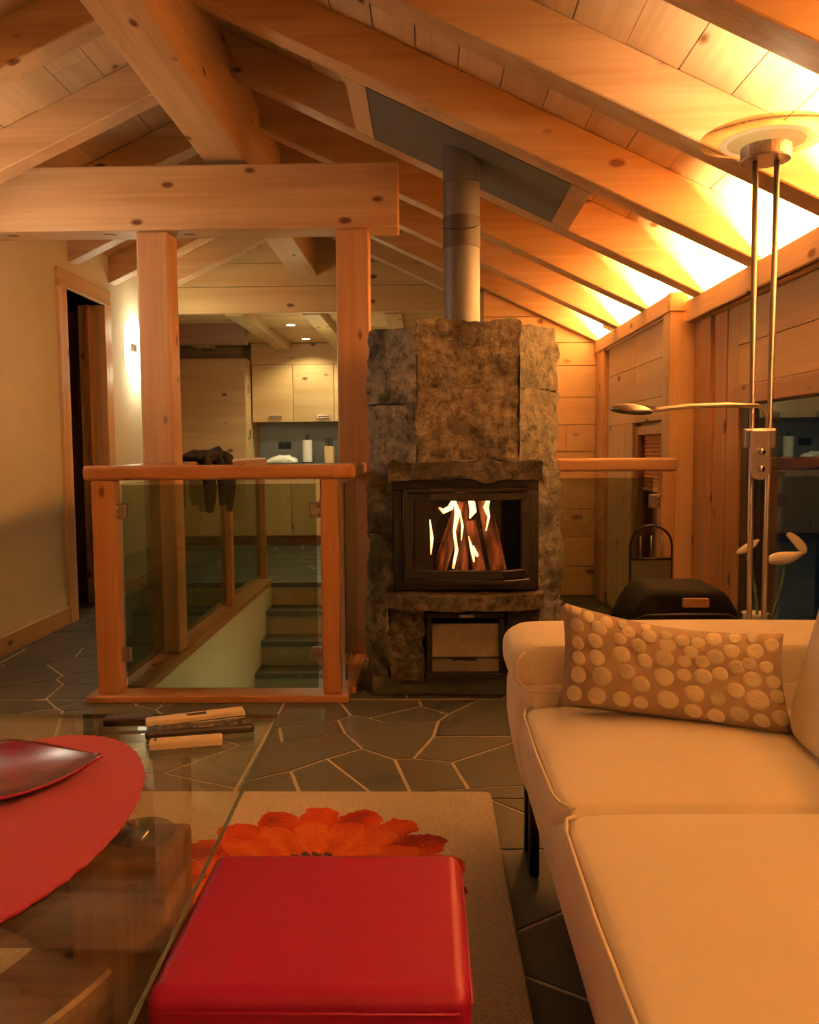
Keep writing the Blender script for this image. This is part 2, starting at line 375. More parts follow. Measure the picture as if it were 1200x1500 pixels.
def log_mat():
    m, nt, b = nodes('burning_log'); tc = N(nt, 'ShaderNodeTexCoord'); mp = N(nt, 'ShaderNodeMapping'); mp.inputs['Scale'].default_value = (14, 14, 3); nt.links.new(tc.outputs['Object'], mp.inputs[0])
    t = N(nt, 'ShaderNodeTexNoise'); t.inputs['Scale'].default_value = 1.6; t.inputs['Detail'].default_value = 6; nt.links.new(mp.outputs[0], t.inputs[0])
    nt.links.new(ramp(nt, t.outputs[0], [(.35, (.04, .015, .01)), (.62, (.40, .17, .09))]), b.inputs['Base Color']); b.inputs['Roughness'].default_value = .9
    nt.links.new(ramp(nt, t.outputs[0], [(.5, (0, 0, 0)), (.62, (.9, .16, .03)), (.75, (1, .4, .1))]), b.inputs['Emission Color']); b.inputs['Emission Strength'].default_value = .22
    bump(nt, b, t.outputs[0], .6, .01); return m
LOG = log_mat()

# ================================================================== STRUCTURE
SR, CR = .4746, 2.339          # right slope, bottom plane of the rafters  z = CR - SR*x
SL, CL = .4623, 3.230          # left slope                                z = CL + SL*x
XL, XW, YG, YK, YB = -2.2, 1.32, 5.90, 6.86, 9.73
RH = .18
zr = lambda x: CR-SR*x
zl = lambda x: CL+SL*x
# --- floor: grout bed with a stair hole, then single slates
OX0, OX1, OY0, OY1 = -1.40, -.35, 3.45, 6.55
g = bmesh.new()
for a in ((-3.0, 1.32, -2.6, OY0), (-3.0, OX0, OY0, OY1), (OX1, 1.32, OY0, OY1), (-3.0, 1.32, OY1, YB)): bx(*a, -.20, -.003, g)
floor = obj('floor', g, GROUT, kind='structure')
P = {'b': (-.028, 3.351), 'c': (.080, 3.247), 'g': (-.235, 3.202), 'g1': (-.179, 3.162), 'g2': (-.043, 3.141), 'h': (-.307, 3.233), 'j': (.039, 3.162), 'k': (-.351, 3.178), 'l': (-.310, 3.028), 'm': (-.234, 2.867), 'n': (-.115, 2.764), 'o': (-.051, 2.771), 'p': (.019, 2.992), 'r': (.079, 2.735), 't': (.123, 2.519), 'v': (-.054, 2.481), 'w': (-.346, 2.769), 'x': (-.169, 2.475), 'y': (-.452, 2.660), 'z': (-.394, 2.475), 'A': (-.565, 3.090), 'A1': (-.466, 3.128), 'B': (-.529, 2.935), 'C': (-.577, 2.904), 'D': (-.572, 2.585)}
T0, T1 = 2.44, 3.44
polys = ['(-.6,T1) (-.38,T1) h k A1 A (-.6,3.08)', '(-.38,T1) h g b (-.04,T1)', '(-.04,T1) b c (.215,T1)', '(.215,T1) c j p (.36,2.995) (.36,T1)', 'g b c j g2 g1', 'h g g1 g2 j p o n m l k',
         'p (.36,2.995) (.36,2.975) r o', 'r (.36,2.975) (.36,2.55) t', 'v t (.36,2.55) (.36,T0) (-.05,T0)', 'n o r t v', 'm n v (-.05,T0) (-.15,T0) x w', 'w x (-.15,T0) (-.385,T0) z y', 'A A1 k l B',
         'B l m w y D (-.6,2.58) (-.6,2.90) C', 'y z (-.385,T0) (-.6,T0) (-.6,2.58) D', 'A B C (-.6,2.90) (-.6,3.08)']
stones = []
for s in polys:
    stones.append([P[t] if t in P else eval(t) for t in s.split()])
seeds = []
yy = -2.6
row = 0
while yy < YB+.2:
    xx = -3.0+(row % 2)*.17
    while xx < 1.4:
        seeds.append((xx+random.uniform(-.15, .15), yy+random.uniform(-.12, .12))); xx += random.choice((.26, .32, .42))
    yy += .27; row += 1
def cell(s):
    poly = [(s[0]-.6, s[1]-.6), (s[0]+.6, s[1]-.6), (s[0]+.6, s[1]+.6), (s[0]-.6, s[1]+.6)]
    for q in seeds:
        if q is s or abs(q[0]-s[0]) > 1.1 or abs(q[1]-s[1]) > 1.1: continue
        a, b = q[0]-s[0], q[1]-s[1]; c = (q[0]**2+q[1]**2-s[0]**2-s[1]**2)/2
        poly = clip(poly, a, b, c)
        if len(poly) < 3: return []
    return poly
def cut(poly, x0, x1, y0, y1):
    """pieces of convex poly outside the rectangle"""
    out = []
    a = clip(poly, 0, 1, y0); out.append(a); rest = clip(poly, 0, -1, -y0)
    if len(rest) > 2: a = clip(rest, 0, -1, -y1); out.append(a); rest = clip(rest, 0, 1, y1)
    if len(rest) > 2: out.append(clip(rest, 1, 0, x0)); out.append(clip(rest, -1, 0, -x1))
    return [p for p in out if len(p) > 2 and abs(parea(p)) > .0015]
for s in seeds:
    p = cell(s)
    for a, b, c in ((1, 0, 1.32), (-1, 0, 3.0), (0, 1, YB), (0, -1, 2.6)):
        if len(p) > 2: p = clip(p, a, b, c)
    if len(p) < 3: continue
    for q in cut(p, OX0-.0, OX1+.0, OY0, OY1):
        for r in cut(q, -.6, .36, T0, T1): stones.append(r)
def key(p):
    cx = sum(v[0] for v in p)/len(p); cy = sum(v[1] for v in p)/len(p)
    vis = cy > 2.3 and cx > XL-.1
    return (0 if vis else 10)+abs(cy-2.4)
stones = [q for q in (inset(p, .0065) for p in stones) if len(q) > 2 and parea(q) > .0008]
stones.sort(key=key)
far = bmesh.new()
for i, p in enumerate(stones):
    if i < 290: obj('paving_stone', prism(p, -.012, random.uniform(-.001, .001)), SLATE, floor)
    else: prism(p, -.012, 0, 'Z', far)
obj('paving_stone', far, SLATE, floor, kind='stuff')

# --- ceiling: roof deck, boards running along the house, rafters
ax = -.975
deck = bmesh.new()
zc = CR+RH-SR*ax
prism([(ax, zc+.03), (1.75, CR+RH-SR*1.75+.03), (1.75, CR+RH-SR*1.75+.13), (ax, zc+.13), (-2.45, CL+RH-SL*2.45+.13), (-2.45, CL+RH-SL*2.45+.03)], -2.7, 7.0, 'Y', deck)
ceiling = obj('ceiling', deck, BOARD['Y'], kind='structure')
def ceil_board(x0, x1, right):
    f = (lambda x: CR+RH-SR*x) if right else (lambda x: CL+RH+SL*x)
    ys = [-2.6, random.uniform(-1.4, .8), random.uniform(2.2, 5.2), 6.86]
    for a, b in zip(ys, ys[1:]):
        j = random.uniform(-.002, .002)
        obj('ceiling_board', prism([(x0+.002, f(x0)+j), (x1-.002, f(x1)+j), (x1-.002, f(x1)+.027), (x0+.002, f(x0)+.027)], a+.001, b-.001, 'Y'), BOARD['Y'], ceiling)
x = ax
while x < 1.70: ceil_board(x, min(x+.157, 1.72), True); x += .157
x = ax
while x > -2.3: ceil_board(x-.157, x, False); x -= .157
for i in range(-6, 7):
    y0 = 2.5716+.6562*i
    e = 1.22 if y0 > 4.1 else 1.30
    obj('rafter', prism([(-.876, zr(-.876)), (e, zr(e)), (e, zr(e)+RH), (-.93, zr(-.93)+RH)], y0, y0+.11, 'Y'), PINE['X'], ceiling, bevel=.004)
    obj('rafter', prism([(XL, zl(XL)), (-1.075, zl(-1.075)), (-1.02, zl(-1.02)+RH), (XL, zl(XL)+RH)], y0, y0+.11, 'Y'), PINE['X'], ceiling, bevel=.004)
# kitchen ceiling
kc = obj('ceiling', bx(-3.0, .5, YK+.12, YB, 2.262, 2.36), KITW['X'], kind='structure')
y = YK+.12
while y < YB-.01:
    obj('ceiling_board', bx(-2.98, .48, y+.002, min(y+.118, YB)-.002, 2.24, 2.262), KITW['X'], kc, bevel=.003); y += .12
for x0 in (-1.66, -1.02, -2.5, -.35):
    obj('ceiling_beam', bx(x0, x0+.15, YK+.12, 9.4, 2.16, 2.24), KITW['Y'], kc, bevel=.004)
obj('header_beam', bx(-2.98, -1.70, 7.9, 8.05, 2.05, 2.24), DARKW['X'], kc)

# --- left wall with doorway
wl = bmesh.new()
DY0, DY1, DZ = 5.10, 5.72, 2.04
bx(XL-.16, XL, -2.6, DY0, 0, 2.45, wl); bx(XL-.16, XL, DY1, YK, 0, 2.45, wl); bx(XL-.16, XL, DY0, DY1, DZ, 2.45, wl)
obj('wall_left', wl, PLASTER, kind='structure')
door = thing('door_1', None, None, (XL, 5.41, 0), kind='structure')
for nm, a in (('door_jamb', (XL-.165, XL+.022, DY0-.10, DY0+.012, 0, DZ)), ('door_jamb', (XL-.165, XL+.022, DY1-.012, DY1+.10, 0, DZ))):
    obj(nm, bx(*a), PINE['Z'], door, bevel=.004)
obj('door_head', bx(XL-.165, XL+.022, DY0-.10, DY1+.10, DZ, DZ+.11), PINE['Y'], door, bevel=.004)
obj('door_stop', bx(XL-.12, XL-.09, DY1-.03, DY1-.012, 0, DZ), DARKW['Z'], door)
HX, HY = XL-.15, DY1+.03
def leafp(a, b): u = (-.80, .60); n_ = (.60, .80); return (HX+u[0]*a+n_[0]*b, HY+u[1]*a+n_[1]*b)
lf = obj('door_leaf', prism([leafp(0, 0), leafp(.6, 0), leafp(.6, .04), leafp(0, .04)], .01, DZ-.02), DARKW['Z'], door, bevel=.004)
for k in range(3): obj('door_panel', prism([leafp(.05+.18*k, -.008), leafp(.18+.18*k, -.008), leafp(.18+.18*k, .0), leafp(.05+.18*k, .0)], .15, DZ-.2), DARKW['Z'], lf)
hp = [leafp(.54, -.001), leafp(.54, -.05), leafp(.44, -.05)]
obj('door_handle', tube([(*hp[0], 1.0), (*hp[1], 1.0), (*hp[2], 1.0)], .009), STEEL, lf, True)
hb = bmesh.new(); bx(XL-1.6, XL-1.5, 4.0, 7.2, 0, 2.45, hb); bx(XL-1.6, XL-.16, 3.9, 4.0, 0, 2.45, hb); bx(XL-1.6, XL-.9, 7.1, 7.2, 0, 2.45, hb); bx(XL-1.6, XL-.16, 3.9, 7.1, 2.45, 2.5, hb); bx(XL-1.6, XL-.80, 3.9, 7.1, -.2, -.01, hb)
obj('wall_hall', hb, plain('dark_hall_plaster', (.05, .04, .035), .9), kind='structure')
bl = bmesh.new(); bx(XL, XL+.018, -2.6, DY0-.10, 0, .105, bl)
obj('baseboard_left', bl, PINE['Y'], kind='structure', bevel=.003)
obj('baseboard_left', bx(XL, XL+.018, DY1+.10, YK, 0, .105), PINE['Y'], kind='structure', bevel=.003)
# wall behind the camera and end pieces
obj('wall_back', bx(-2.36, 1.5, -2.75, -2.6, 0, 3.2), PLASTER, kind='structure')
# --- kitchen gable (planks above the opening)
gb = obj('wall_gable', prism([(-2.2, 2.2), (.4, 2.2), (.4, 2.30), (ax, 2.95), (-2.2, 2.37)], YK+.04, YK+.12, 'Y'), KITW['X'], kind='structure')
for z0, z1 in ((2.16, 2.374), (2.374, 2.56), (2.56, 2.76), (2.76, 3.0)):
    p = [(-2.25, z0+.002), (.42, z0+.002), (.42, z1-.002), (-2.25, z1-.002)]
    p = clip(p, SR, 1, CR+RH+.02); p = clip(p, -SL, 1, CL+RH+.02)
    if len(p) > 2: obj('wall_board', prism(p, YK, YK+.05, 'Y'), KITW['X'], gb, bevel=.003)
# right gable wall, horizontal planks
gw = bmesh.new(); prism([(.42, 0), (1.5, 0), (1.5, 1.75), (.42, 2.3)], YG+.03, YG+.12, 'Y', gw); bx(.40, .48, YG+.03, YB, 0, 2.3, gw)
gr = obj('wall_rear', gw, BOARD['X'], kind='structure')
zz = [0, .21, .42, .62, .82, 1.02, 1.21, 1.40, 1.62, 1.78, 1.96, 2.15, 2.32]
for k, (z0, z1) in enumerate(zip(zz, zz[1:])):
    xs = [.40, random.uniform(.6, 1.0), 1.22] if k % 2 else [.40, 1.22]
    for a, b in zip(xs, xs[1:]):
        p = clip([(a+.001, z0+.002), (b-.001, z0+.002), (b-.001, z1-.002), (a+.001, z1-.002)], SR, 1, CR+RH)
        if len(p) > 2: obj('wall_board', prism(p, YG, YG+.03, 'Y'), BOARD['X'], gr, bevel=.002)
obj('trim_1', bx(.375, .40, YG-.01, YG+.10, 0, 2.15), GREYP, kind='structure')
# --- right wall: planks, posts, cornices, window
wr = bmesh.new()
bx(1.361, 1.50, 3.6, 4.13, 0, 1.645, wr); bx(1.36, 1.50, -2.6, 3.6, 1.26, 1.645, wr); bx(1.36, 1.5, -2.6, -1.4, 0, 1.3, wr); bx(1.36, 1.5, -1.4, 3.6, 0, .12, wr)
bx(1.26, 1.50, 4.13, 4.25, 0, 1.69, wr); bx(1.26, 1.5, 4.95, YG+.03, 0, 1.69, wr); bx(1.26, 1.5, 4.25, 4.95, 1.17, 1.69, wr); bx(1.26, 1.5, 4.25, 4.95, 0, .2, wr)
bx(1.60, 1.66, -2.6, YG, 1.55, 1.80, wr); bx(1.19, 1.60, 4.13, YG, 1.69, 1.71, wr); bx(1.26, 1.60, -2.6, 4.13, 1.645, 1.662, wr)
wright = obj('wall_right', wr, BOARD['Y'], kind='structure')
for z0, z1 in ((1.305, 1.475), (1.475, 1.645)):
    for a, b in ((-2.6, .6), (.6, 2.35), (2.35, 3.60)): obj('wall_board', bx(XW, 1.36, a+.001, b-.001, z0+.001, z1-.001), BOARD['Y'], wright, bevel=.002)
obj('wall_board', bx(XW, 1.36, 3.58, 3.72, 0, 1.29), POSTW['Z'], wright, bevel=.002)
obj('wall_board', bx(XW, 1.36, 3.60, 3.72, 1.29, 1.645), BOARD['Z'], wright, bevel=.002)
obj('wall_board', bx(XW-.005, 1.36, 3.722, 3.88, 0, 1.645), POSTW['Z'], wright, bevel=.002)
obj('wall_post', bx(1.295, 1.36, 3.882, 4.098, 0, 1.645), POSTW['Z'], wright, bevel=.003)
obj('wall_post', bx(1.175, 1.36, 4.10, 4.22, 0, 1.70), BOARD['Z'], wright, bevel=.003)
for z0, z1 in ((1.19, 1.31), (1.31, 1.51), (1.51, 1.70)):
    for a, b in ((4.22, 4.9), (4.9, 5.62)): obj('wall_board', bx(1.21, 1.26, a+.001, b-.001, z0+.001, z1-.001), BOARD['Y'], wright, bevel=.002)
obj('wall_board', bx(1.21, 1.26, 4.96, 5.16, 0, 1.19), BOARD['Z'], wright, bevel=.002)
for a in (5.162, 5.39): obj('wall_board', bx(1.21, 1.26, a, a+.225, 0, 1.19), BOARD['Z'], wright, bevel=.002)
obj('wall_post', bx(1.18, 1.26, 5.622, 5.898, 0, 1.70), POSTW['Z'], wright, bevel=.003)
obj('trim_2', bx(1.17, 1.20, 4.131, 5.898, 1.70, 1.785), PINE['Y'], kind='structure', bevel=.003)
obj('trim_3', bx(1.17, 1.36, 4.09, 4.13, 1.70, 1.79), PINE['X'], kind='structure', bevel=.003)
obj('trim_4', bx(1.245, 1.275, -2.6, 4.085, 1.645, 1.7445), PINE['Y'], kind='structure', bevel=.003)
WDARK = plain('dark_stained_frame', (.06, .03, .018), .5, nz=.2)
# big window on the right
win = thing('window_1', None, None, (1.36, 1.2, .12), kind='structure')
for a in ((1.30, 1.40, -1.40, 3.58, 1.225, 1.30), (1.33, 1.40, -1.40, 3.58, .12, .22)): obj('window_frame', bx(*a), DARKW['Y'] if a[4] < 1 else POSTW['Y'], win, bevel=.003)
for a in (3.50, 1.9, .2, -1.4): obj('window_frame', bx(1.33, 1.40, a, a+.07, .22, 1.225), WDARK, win, bevel=.003)
obj('window_pane', bx(1.345, 1.351, -1.3, 3.52, .2, 1.24), WGLASS, win)
win2 = thing('window_2', None, None, (1.26, 4.6, .2), kind='structure')
obj('window_frame', bx(1.22, 1.28, 4.25, 4.31, .2, 1.17), PINE['Z'], win2, bevel=.003)
obj('window_frame', bx(1.22, 1.28, 4.86, 4.95, .2, 1.17), DARKW['Z'], win2, bevel=.003)
obj('window_frame', bx(1.22, 1.28, 4.31, 4.86, 1.12, 1.17), PINE['Y'], win2, bevel=.003)
obj('window_frame', bx(1.22, 1.28, 4.31, 4.86, .2, .27), PINE['Y'], win2, bevel=.003)
obj('window_pane', bx(1.272, 1.277, 4.31, 4.86, .26, 1.13), WGLASS, win2)
bl = thing('pleated_blind', 'orange pleated blind in the small window beside the corner post', 'blind', (1.25, 4.58, .86))
for k in range(14):
    z = 1.115-k*.021
    obj('blind_pleat', prism([(1.240, z), (1.256, z-.0105), (1.240, z-.021), (1.238, z-.021), (1.250, z-.0105), (1.238, z)], 4.315, 4.80, 'Y'), BLINDM, bl)
obj('bottom_rail', bx(1.234, 1.256, 4.315, 4.80, .808, .822), PINE['Y'], bl)
# outer night side behind glass
# --- stairwell
sw = bmesh.new(); bx(OX0-.1, OX0+.16, OY0+.05, OY1+.05, -2.7, -.012, sw)
bx(OX1, OX1+.1, OY0, OY1, -2.7, -.02, sw); bx(OX0, OX1, OY0-.1, OY0+.02, -2.7, -.012, sw); bx(OX0-.1, OX1+.1, OY0-.1, 9.2, -2.75, -2.7, sw); bx(OX0-.1, OX0, OY1, 9.2, -2.7, -.2, sw); bx(OX1, OX1+.1, OY1, 9.2, -2.7, -.2, sw); bx(OX0-.1, OX1+.1, 9.1, 9.2, -2.7, -.2, sw)
obj('wall_stairwell', sw, WHITEP, kind='structure')
st = thing('staircase', 'staircase of dark slate treads and pale risers going down below the floor', 'stairs', (-.8, 5.5, -2.7))
TREAD = plain('dark_slate_tread', (.075, .075, .068), .45, nz=.2, scale=15); RISER = plain('grey_plaster_riser', (.34, .31, .25), .85, nz=.05, scale=6)
h, rr = .18, .235
for k in range(12):
    yk = OY1-rr*k
    if k: obj('tread', bx(OX0+.165, OX1-.003, yk-.02, yk+rr+.0, -h*k-.035, -h*k), TREAD, st, bevel=.003)
    obj('riser', bx(OX0+.165, OX1-.003, yk+.003, yk+.03, -h*(k+1), -h*k-.036), RISER, st)
obj('trim_5', bx(OX0+.0, OX1, OY1-.02, OY1+.03, -.035, .002), TREAD, kind='structure')
obj('trim_6', bx(OX0, OX0+.17, OY0+.1, OY1, -.012, .03), REDW['Y'], kind='structure', bevel=.004)

# ================================================================== TIMBER FRAME
rb = obj('ridge_beam', bx(-1.075, -.876, -2.6, YK+.02, 2.45, 2.86), PINE['Y'], bevel=.006)
tag(rb, 'thick pine ridge beam running lengthwise under the peak of the roof', 'beam')
tb = obj('tie_beam', bx(XL+.005, -.13, 4.10, 4.28, 2.115, 2.42), PINE['X'], bevel=.008, seg=2)
tag(tb, 'massive knotty pine cross beam resting on the two posts', 'beam')
p1 = obj('wooden_post', bx(-1.41, -1.25, 4.12, 4.27, .03, 2.115), POSTW['Z'], bevel=.012, seg=2)
tag(p1, 'square pine post at the left, behind the front glass railing', 'post', 'posts under the cross beam')
p2 = obj('wooden_post', bx(-.435, -.275, 4.12, 4.27, .03, 2.115), POSTW['Z'], bevel=.008, seg=2)
tag(p2, 'square pine post at the right, next to the stone fireplace', 'post', 'posts under the cross beam')

# ================================================================== RAILINGS
def clamp(x, y, z, parent, side=1):
    o = obj('glass_clamp', bx(x-.028, x+.028, y-.012, y+.012, z-.032, z+.032), STEEL, parent, bevel=.004)
    for dz in (-.015, .015): obj('screw', tube([(x-side*.012, y-.016, z+dz), (x-side*.012, y-.011, z+dz)], .006), CHROME, o, True)
    return o
ra = thing('stair_railing', 'red-brown wooden railing with glass panels around the stair opening', 'railing', (-.9, 3.45, 0))
obj('handrail', bx(-1.42, -.37, 3.41, 3.51, .93, .99), REDW['X'], ra, bevel=.014, seg=3)
for a, b in ((3.512, 4.118), (4.272, 6.62)): obj('handrail', bx(-1.37, -1.27, a, b, .93, .99), REDW['Y'], ra, bevel=.014, seg=3)
obj('handrail', bx(-.395, -.295, 3.42, 4.12, .93, .989), REDW['Y'], ra, bevel=.014, seg=3)
obj('post', bx(-1.39, -1.295, 3.42, 3.50, .03, .93), REDW['Z'], ra, bevel=.005)
obj('post', bx(-.44, -.367, 3.42, 3.50, .03, .93), REDW['Z'], ra, bevel=.005)
for yp in (5.42, 6.55): obj('post', bx(-1.36, -1.285, yp, yp+.07, .03, .93), REDW['Z'], ra, bevel=.005)
obj('base_board', bx(-1.43, -.33, 3.39, 3.52, .0, .03), REDW['X'], ra, bevel=.004)
obj('base_board', bx(-.43, -.31, 3.522, 4.25, .0, .03), REDW['Y'], ra, bevel=.004)
obj('glass_panel', bx(-1.275, -.462, 3.455, 3.465, .045, .91), RGLASS, ra)
for x_, z_, s_ in ((-1.285, .80, 1), (-1.285, .19, 1), (-.462, .80, -1), (-.462, .19, -1)): clamp(x_, 3.46, z_, ra, s_)
for a, b in ((3.53, 4.09), (4.30, 5.40), (5.51, 6.53)): obj('glass_panel', bx(-1.325, -1.317, a, b, .06, .91), RGLASS, ra)
obj('glass_panel', bx(-.355, -.347, 3.53, 4.09, .06, .91), RGLASS, ra)
r2 = thing('gallery_railing', 'light wooden railing with glass panel to the right of the fireplace', 'railing', (.85, 3.9, 0))
obj('handrail', bx(.60, 1.155, 3.86, 3.94, .94, 1.0), POSTW['X'], r2, bevel=.012, seg=3)
obj('post', bx(1.08, 1.145, 3.865, 3.935, 0, .94), POSTW['Z'], r2, bevel=.005)
obj('glass_panel', bx(.60, 1.05, 3.896, 3.904, .05, .91), RGLASS, r2)
clamp(1.06, 3.9, .80, r2, -1)
clamp(1.06, 3.9, .15, r2, -1)

# ================================================================== FIREPLACE
fp = thing('fireplace', 'tall rough stone fireplace with a black glazed stove insert', 'fireplace', (.16, 3.6, 0))
def block(quad, z0, z1, mat, cuts=14, amp=.021, name='stone_block', sc=7, seed=0):
    b = prism(quad, z0, z1)
    L = max(max(math.dist(quad[i], quad[(i+1) % 4]) for i in range(4)), z1-z0)
    # subdivide long edges more
    for _ in range(6):
        es = [e for e in b.edges if e.calc_length() > .024]
        if not es: break
        bmesh.ops.subdivide_edges(b, edges=es, cuts=1, use_grid_fill=True)
    bmesh.ops.triangulate(b, faces=[f for f in b.faces if len(f.verts) > 4])
    b.normal_update()
    zc_ = (z0+z1)/2; cx = sum(q[0] for q in quad)/4; cy = sum(q[1] for q in quad)/4
    off = Vector((seed*3.1, seed*1.7, 0))
    for v in b.verts:
        nn = noise.fractal(v.co*sc+off, 1, 2.2, 5)
        n2 = noise.noise(v.co*sc*4.3+off)*1.2
        d = nn*amp+n2*amp*.45
        v.co += v.normal*(d-.002)
    return obj(name, b, mat, fp, False)
FY = 3.42
q_front = [(-.04, FY), (.38, FY), (.38, 3.95), (-.04, 3.95)]
q_left = [(-.039, FY+.003), (-.039, 3.95), (-.25, 3.95), (-.25, 3.61)]
q_right = [(.379, FY+.003), (.56, 3.61), (.56, 3.95), (.379, 3.95)]
def taper(q, k, cx=.16): return [(cx+(a-cx)*k, 3.68+(b-3.68)*k) for a, b in q]
block(q_front, 1.296, 1.565, ROCK, seed=1)
block(q_front, .993, 1.293, ROCK, seed=2)
block(q_left, 1.24, 1.548, ROCKG, seed=3); block(q_left, .95, 1.237, ROCKG, seed=4)
block(q_right, 1.296, 1.548, ROCKG, seed=5); block(q_right, .95, 1.293, ROCKG, seed=6)
block([(-.16, 3.365), (.47, 3.365), (.47, 3.50), (-.16, 3.50)], .925, .992, ROCKD, amp=.018, seed=7, name='lintel_stone')
pl = [(-.145, 3.52), (-.145, 3.95), (-.26, 3.95), (-.26, 3.60)]
pr = [(.465, 3.52), (.58, 3.60), (.58, 3.95), (.465, 3.95)]
block(pl, .69, .948, ROCKG, seed=8); block(pl, .40, .688, ROCKG, seed=9)
block(pr, .69, .948, ROCKG, seed=10); block(pr, .40, .688, ROCKG, seed=11)
block([(-.145, 3.84), (.465, 3.84), (.465, 3.95), (-.145, 3.95)], .10, .95, ROCKD, seed=12)
# curved hearth shelf
hs = [(-.17, 3.40), (-.10, 3.36), (.08, 3.325), (.24, 3.325), (.40, 3.36), (.48, 3.40), (.48, 3.6), (-.17, 3.6)]
b = prism(hs, .395, .455)
for _ in range(4):
    es = [e for e in b.edges if e.calc_length() > .035]
    if es: bmesh.ops.subdivide_edges(b, edges=es, cuts=1, use_grid_fill=True)
bmesh.ops.triangulate(b, faces=[f for f in b.faces if len(f.verts) > 4]); b.normal_update()
for v in b.verts: v.co += v.normal*(noise.fractal(v.co*9, 1, 2.2, 5)*.014)
obj('hearth_shelf', b, ROCKD, fp)
block([(-.165, FY+.04), (-.165, 3.95), (-.27, 3.95), (-.27, 3.58)], .09, .392, ROCKG, seed=13)
block([(-.162, FY+.02), (-.012, FY), (-.012, 3.84), (-.162, 3.84)], .085, .392, ROCKD, seed=14)
block([(.325, FY), (.46, FY+.02), (.46, 3.84), (.325, 3.84)], .09, .392, ROCKD, seed=15)
block([(.464, FY+.04), (.58, 3.58), (.58, 3.95), (.464, 3.95)], .09, .392, ROCKG, seed=16)
obj('plinth', bx(-.24, .56, 3.50, 3.96, 0, .085), SLATE, fp, bevel=.005)
# stove insert
def frame(x0, x1, z0, z1, t, y0, y1, bm):
    bx(x0, x1, y0, y1, z0, z0+t, bm); bx(x0, x1, y0, y1, z1-t, z1, bm); bx(x0, x0+t, y0, y1, z0+t, z1-t, bm); bx(x1-t, x1, y0, y1, z0+t, z1-t, bm); return bm
ins = obj('stove_surround', frame(-.14, .46, .462, .925, .045, 3.44, 3.52, bmesh.new()), BLACK, fp, bevel=.003)
sb = bmesh.new(); bx(-.12, .44, 3.80, 3.83, .47, .92, sb); bx(-.13, -.11, 3.5, 3.82, .47, .92, sb); bx(.43, .45, 3.5, 3.82, .47, .92, sb); bx(-.12, .44, 3.5, 3.82, .89, .91, sb); bx(-.12, .44, 3.45, 3.82, .49, .51, sb)
obj('firebox', sb, SOOT, fp)
def bayline(o): return [(-.085-o, 3.44), (-.075-o, 3.41-o), (.02-o*.5, 3.365-o), (.30+o*.5, 3.365-o), (.395+o, 3.41-o), (.405+o, 3.44)]
def bayband(o0, o1, z0, z1):
    a = bayline(o0); c = bayline(o1)[::-1]; return prism(a+c, z0, z1)
obj('stove_door', bayband(.012, -.012, .840, .872), BLACK, fp, bevel=.003)
obj('stove_door', bayband(.012, -.012, .520, .556), BLACK, fp, bevel=.003)
obj('stove_door', bayband(.022, .0, .500, .518), BLACK, fp, bevel=.003)
obj('stove_door', bayband(.016, -.01, .876, .890), BLACK, fp, bevel=.002)
for x0 in (-.095, .385): obj('door_stile', bx(x0, x0+.035, 3.395, 3.44, .50, .89), BLACK, fp, bevel=.003)
a = bayline(-.002)[1:-1]; c = bayline(-.006)[1:-1][::-1]
obj('stove_glass', prism(a+c, .556, .840), SGLASS, fp)
lo = bmesh.new(); frame(-.005, .318, .10, .375, .022, 3.40, 3.46, lo)
obj('drawer_frame', lo, BLACK, fp, bevel=.003)
obj('wood_store_panel', bx(.018, .296, 3.425, 3.44, .185, .325), PANELF, fp)
obj('wood_store_panel', bx(.018, .296, 3.42, 3.44, .125, .178), plain('ash_drawer_grey', (.15, .125, .10), .6), fp)
obj('drawer_handle', tube([(.10, 3.395, .183), (.15, 3.385, .187), (.20, 3.395, .183)], .006), BLACK, fp, True)
obj('air_vent_slider', bx(.13, .19, 3.39, 3.40, .357, .367), STEEL, fp)
# logs and flames
def log(p0, p1, r, rot=0):
    o = obj('firewood_log', tube([Vector(p0)+(Vector(p1)-Vector(p0))*t for t in (0, .33, .66, 1)], [r, r*1.05, r*.95, r*.85], 7), LOG)
    tag(o, 'split log standing upright in the fire, %s' % rot, 'log', 'logs burning in the stove')
log((.045, 3.56, .51), (.145, 3.60, .82), .03, 'leaning right at the left side')
log((.15, 3.61, .51), (.15, 3.64, .86), .028, 'in the middle at the back')
log((.225, 3.53, .51), (.185, 3.57, .74), .026, 'short charred one at centre front')
log((.31, 3.58, .51), (.245, 3.62, .83), .034, 'at the right side')
def flame(pts, rs):
    b = tube(pts, rs, 10)
    for v in b.verts: v.co.y = 3.545+(v.co.y-3.545)*.5
    return b
fl = [([(.11, 3.54, .54), (.125, 3.53, .62), (.115, 3.53, .70), (.13, 3.52, .78), (.115, 3.52, .84)], [.006, .008, .006, .014, .004]),
      ([(.05, 3.54, .80), (.07, 3.53, .785), (.10, 3.53, .80), (.115, 3.53, .845)], [.004, .012, .014, .004]),
      ([(.18, 3.52, .755), (.195, 3.52, .785), (.19, 3.52, .82), (.175, 3.52, .85)], [.004, .016, .015, .004]),
      ([(.25, 3.54, .70), (.262, 3.54, .76), (.25, 3.54, .80), (.268, 3.54, .86)], [.003, .006, .014, .004]),
      ([(.20, 3.50, .57), (.19, 3.50, .62), (.175, 3.50, .68)], [.006, .008, .002]),
      ([(.205, 3.50, .56), (.21, 3.50, .60), (.195, 3.50, .64)], [.005, .008, .002]),
      ([(.015, 3.54, .60), (.02, 3.54, .67), (.012, 3.54, .75)], [.002, .008, .002]),
      ([(.145, 3.54, .66), (.15, 3.54, .72), (.14, 3.54, .79)], [.002, .006, .002])]
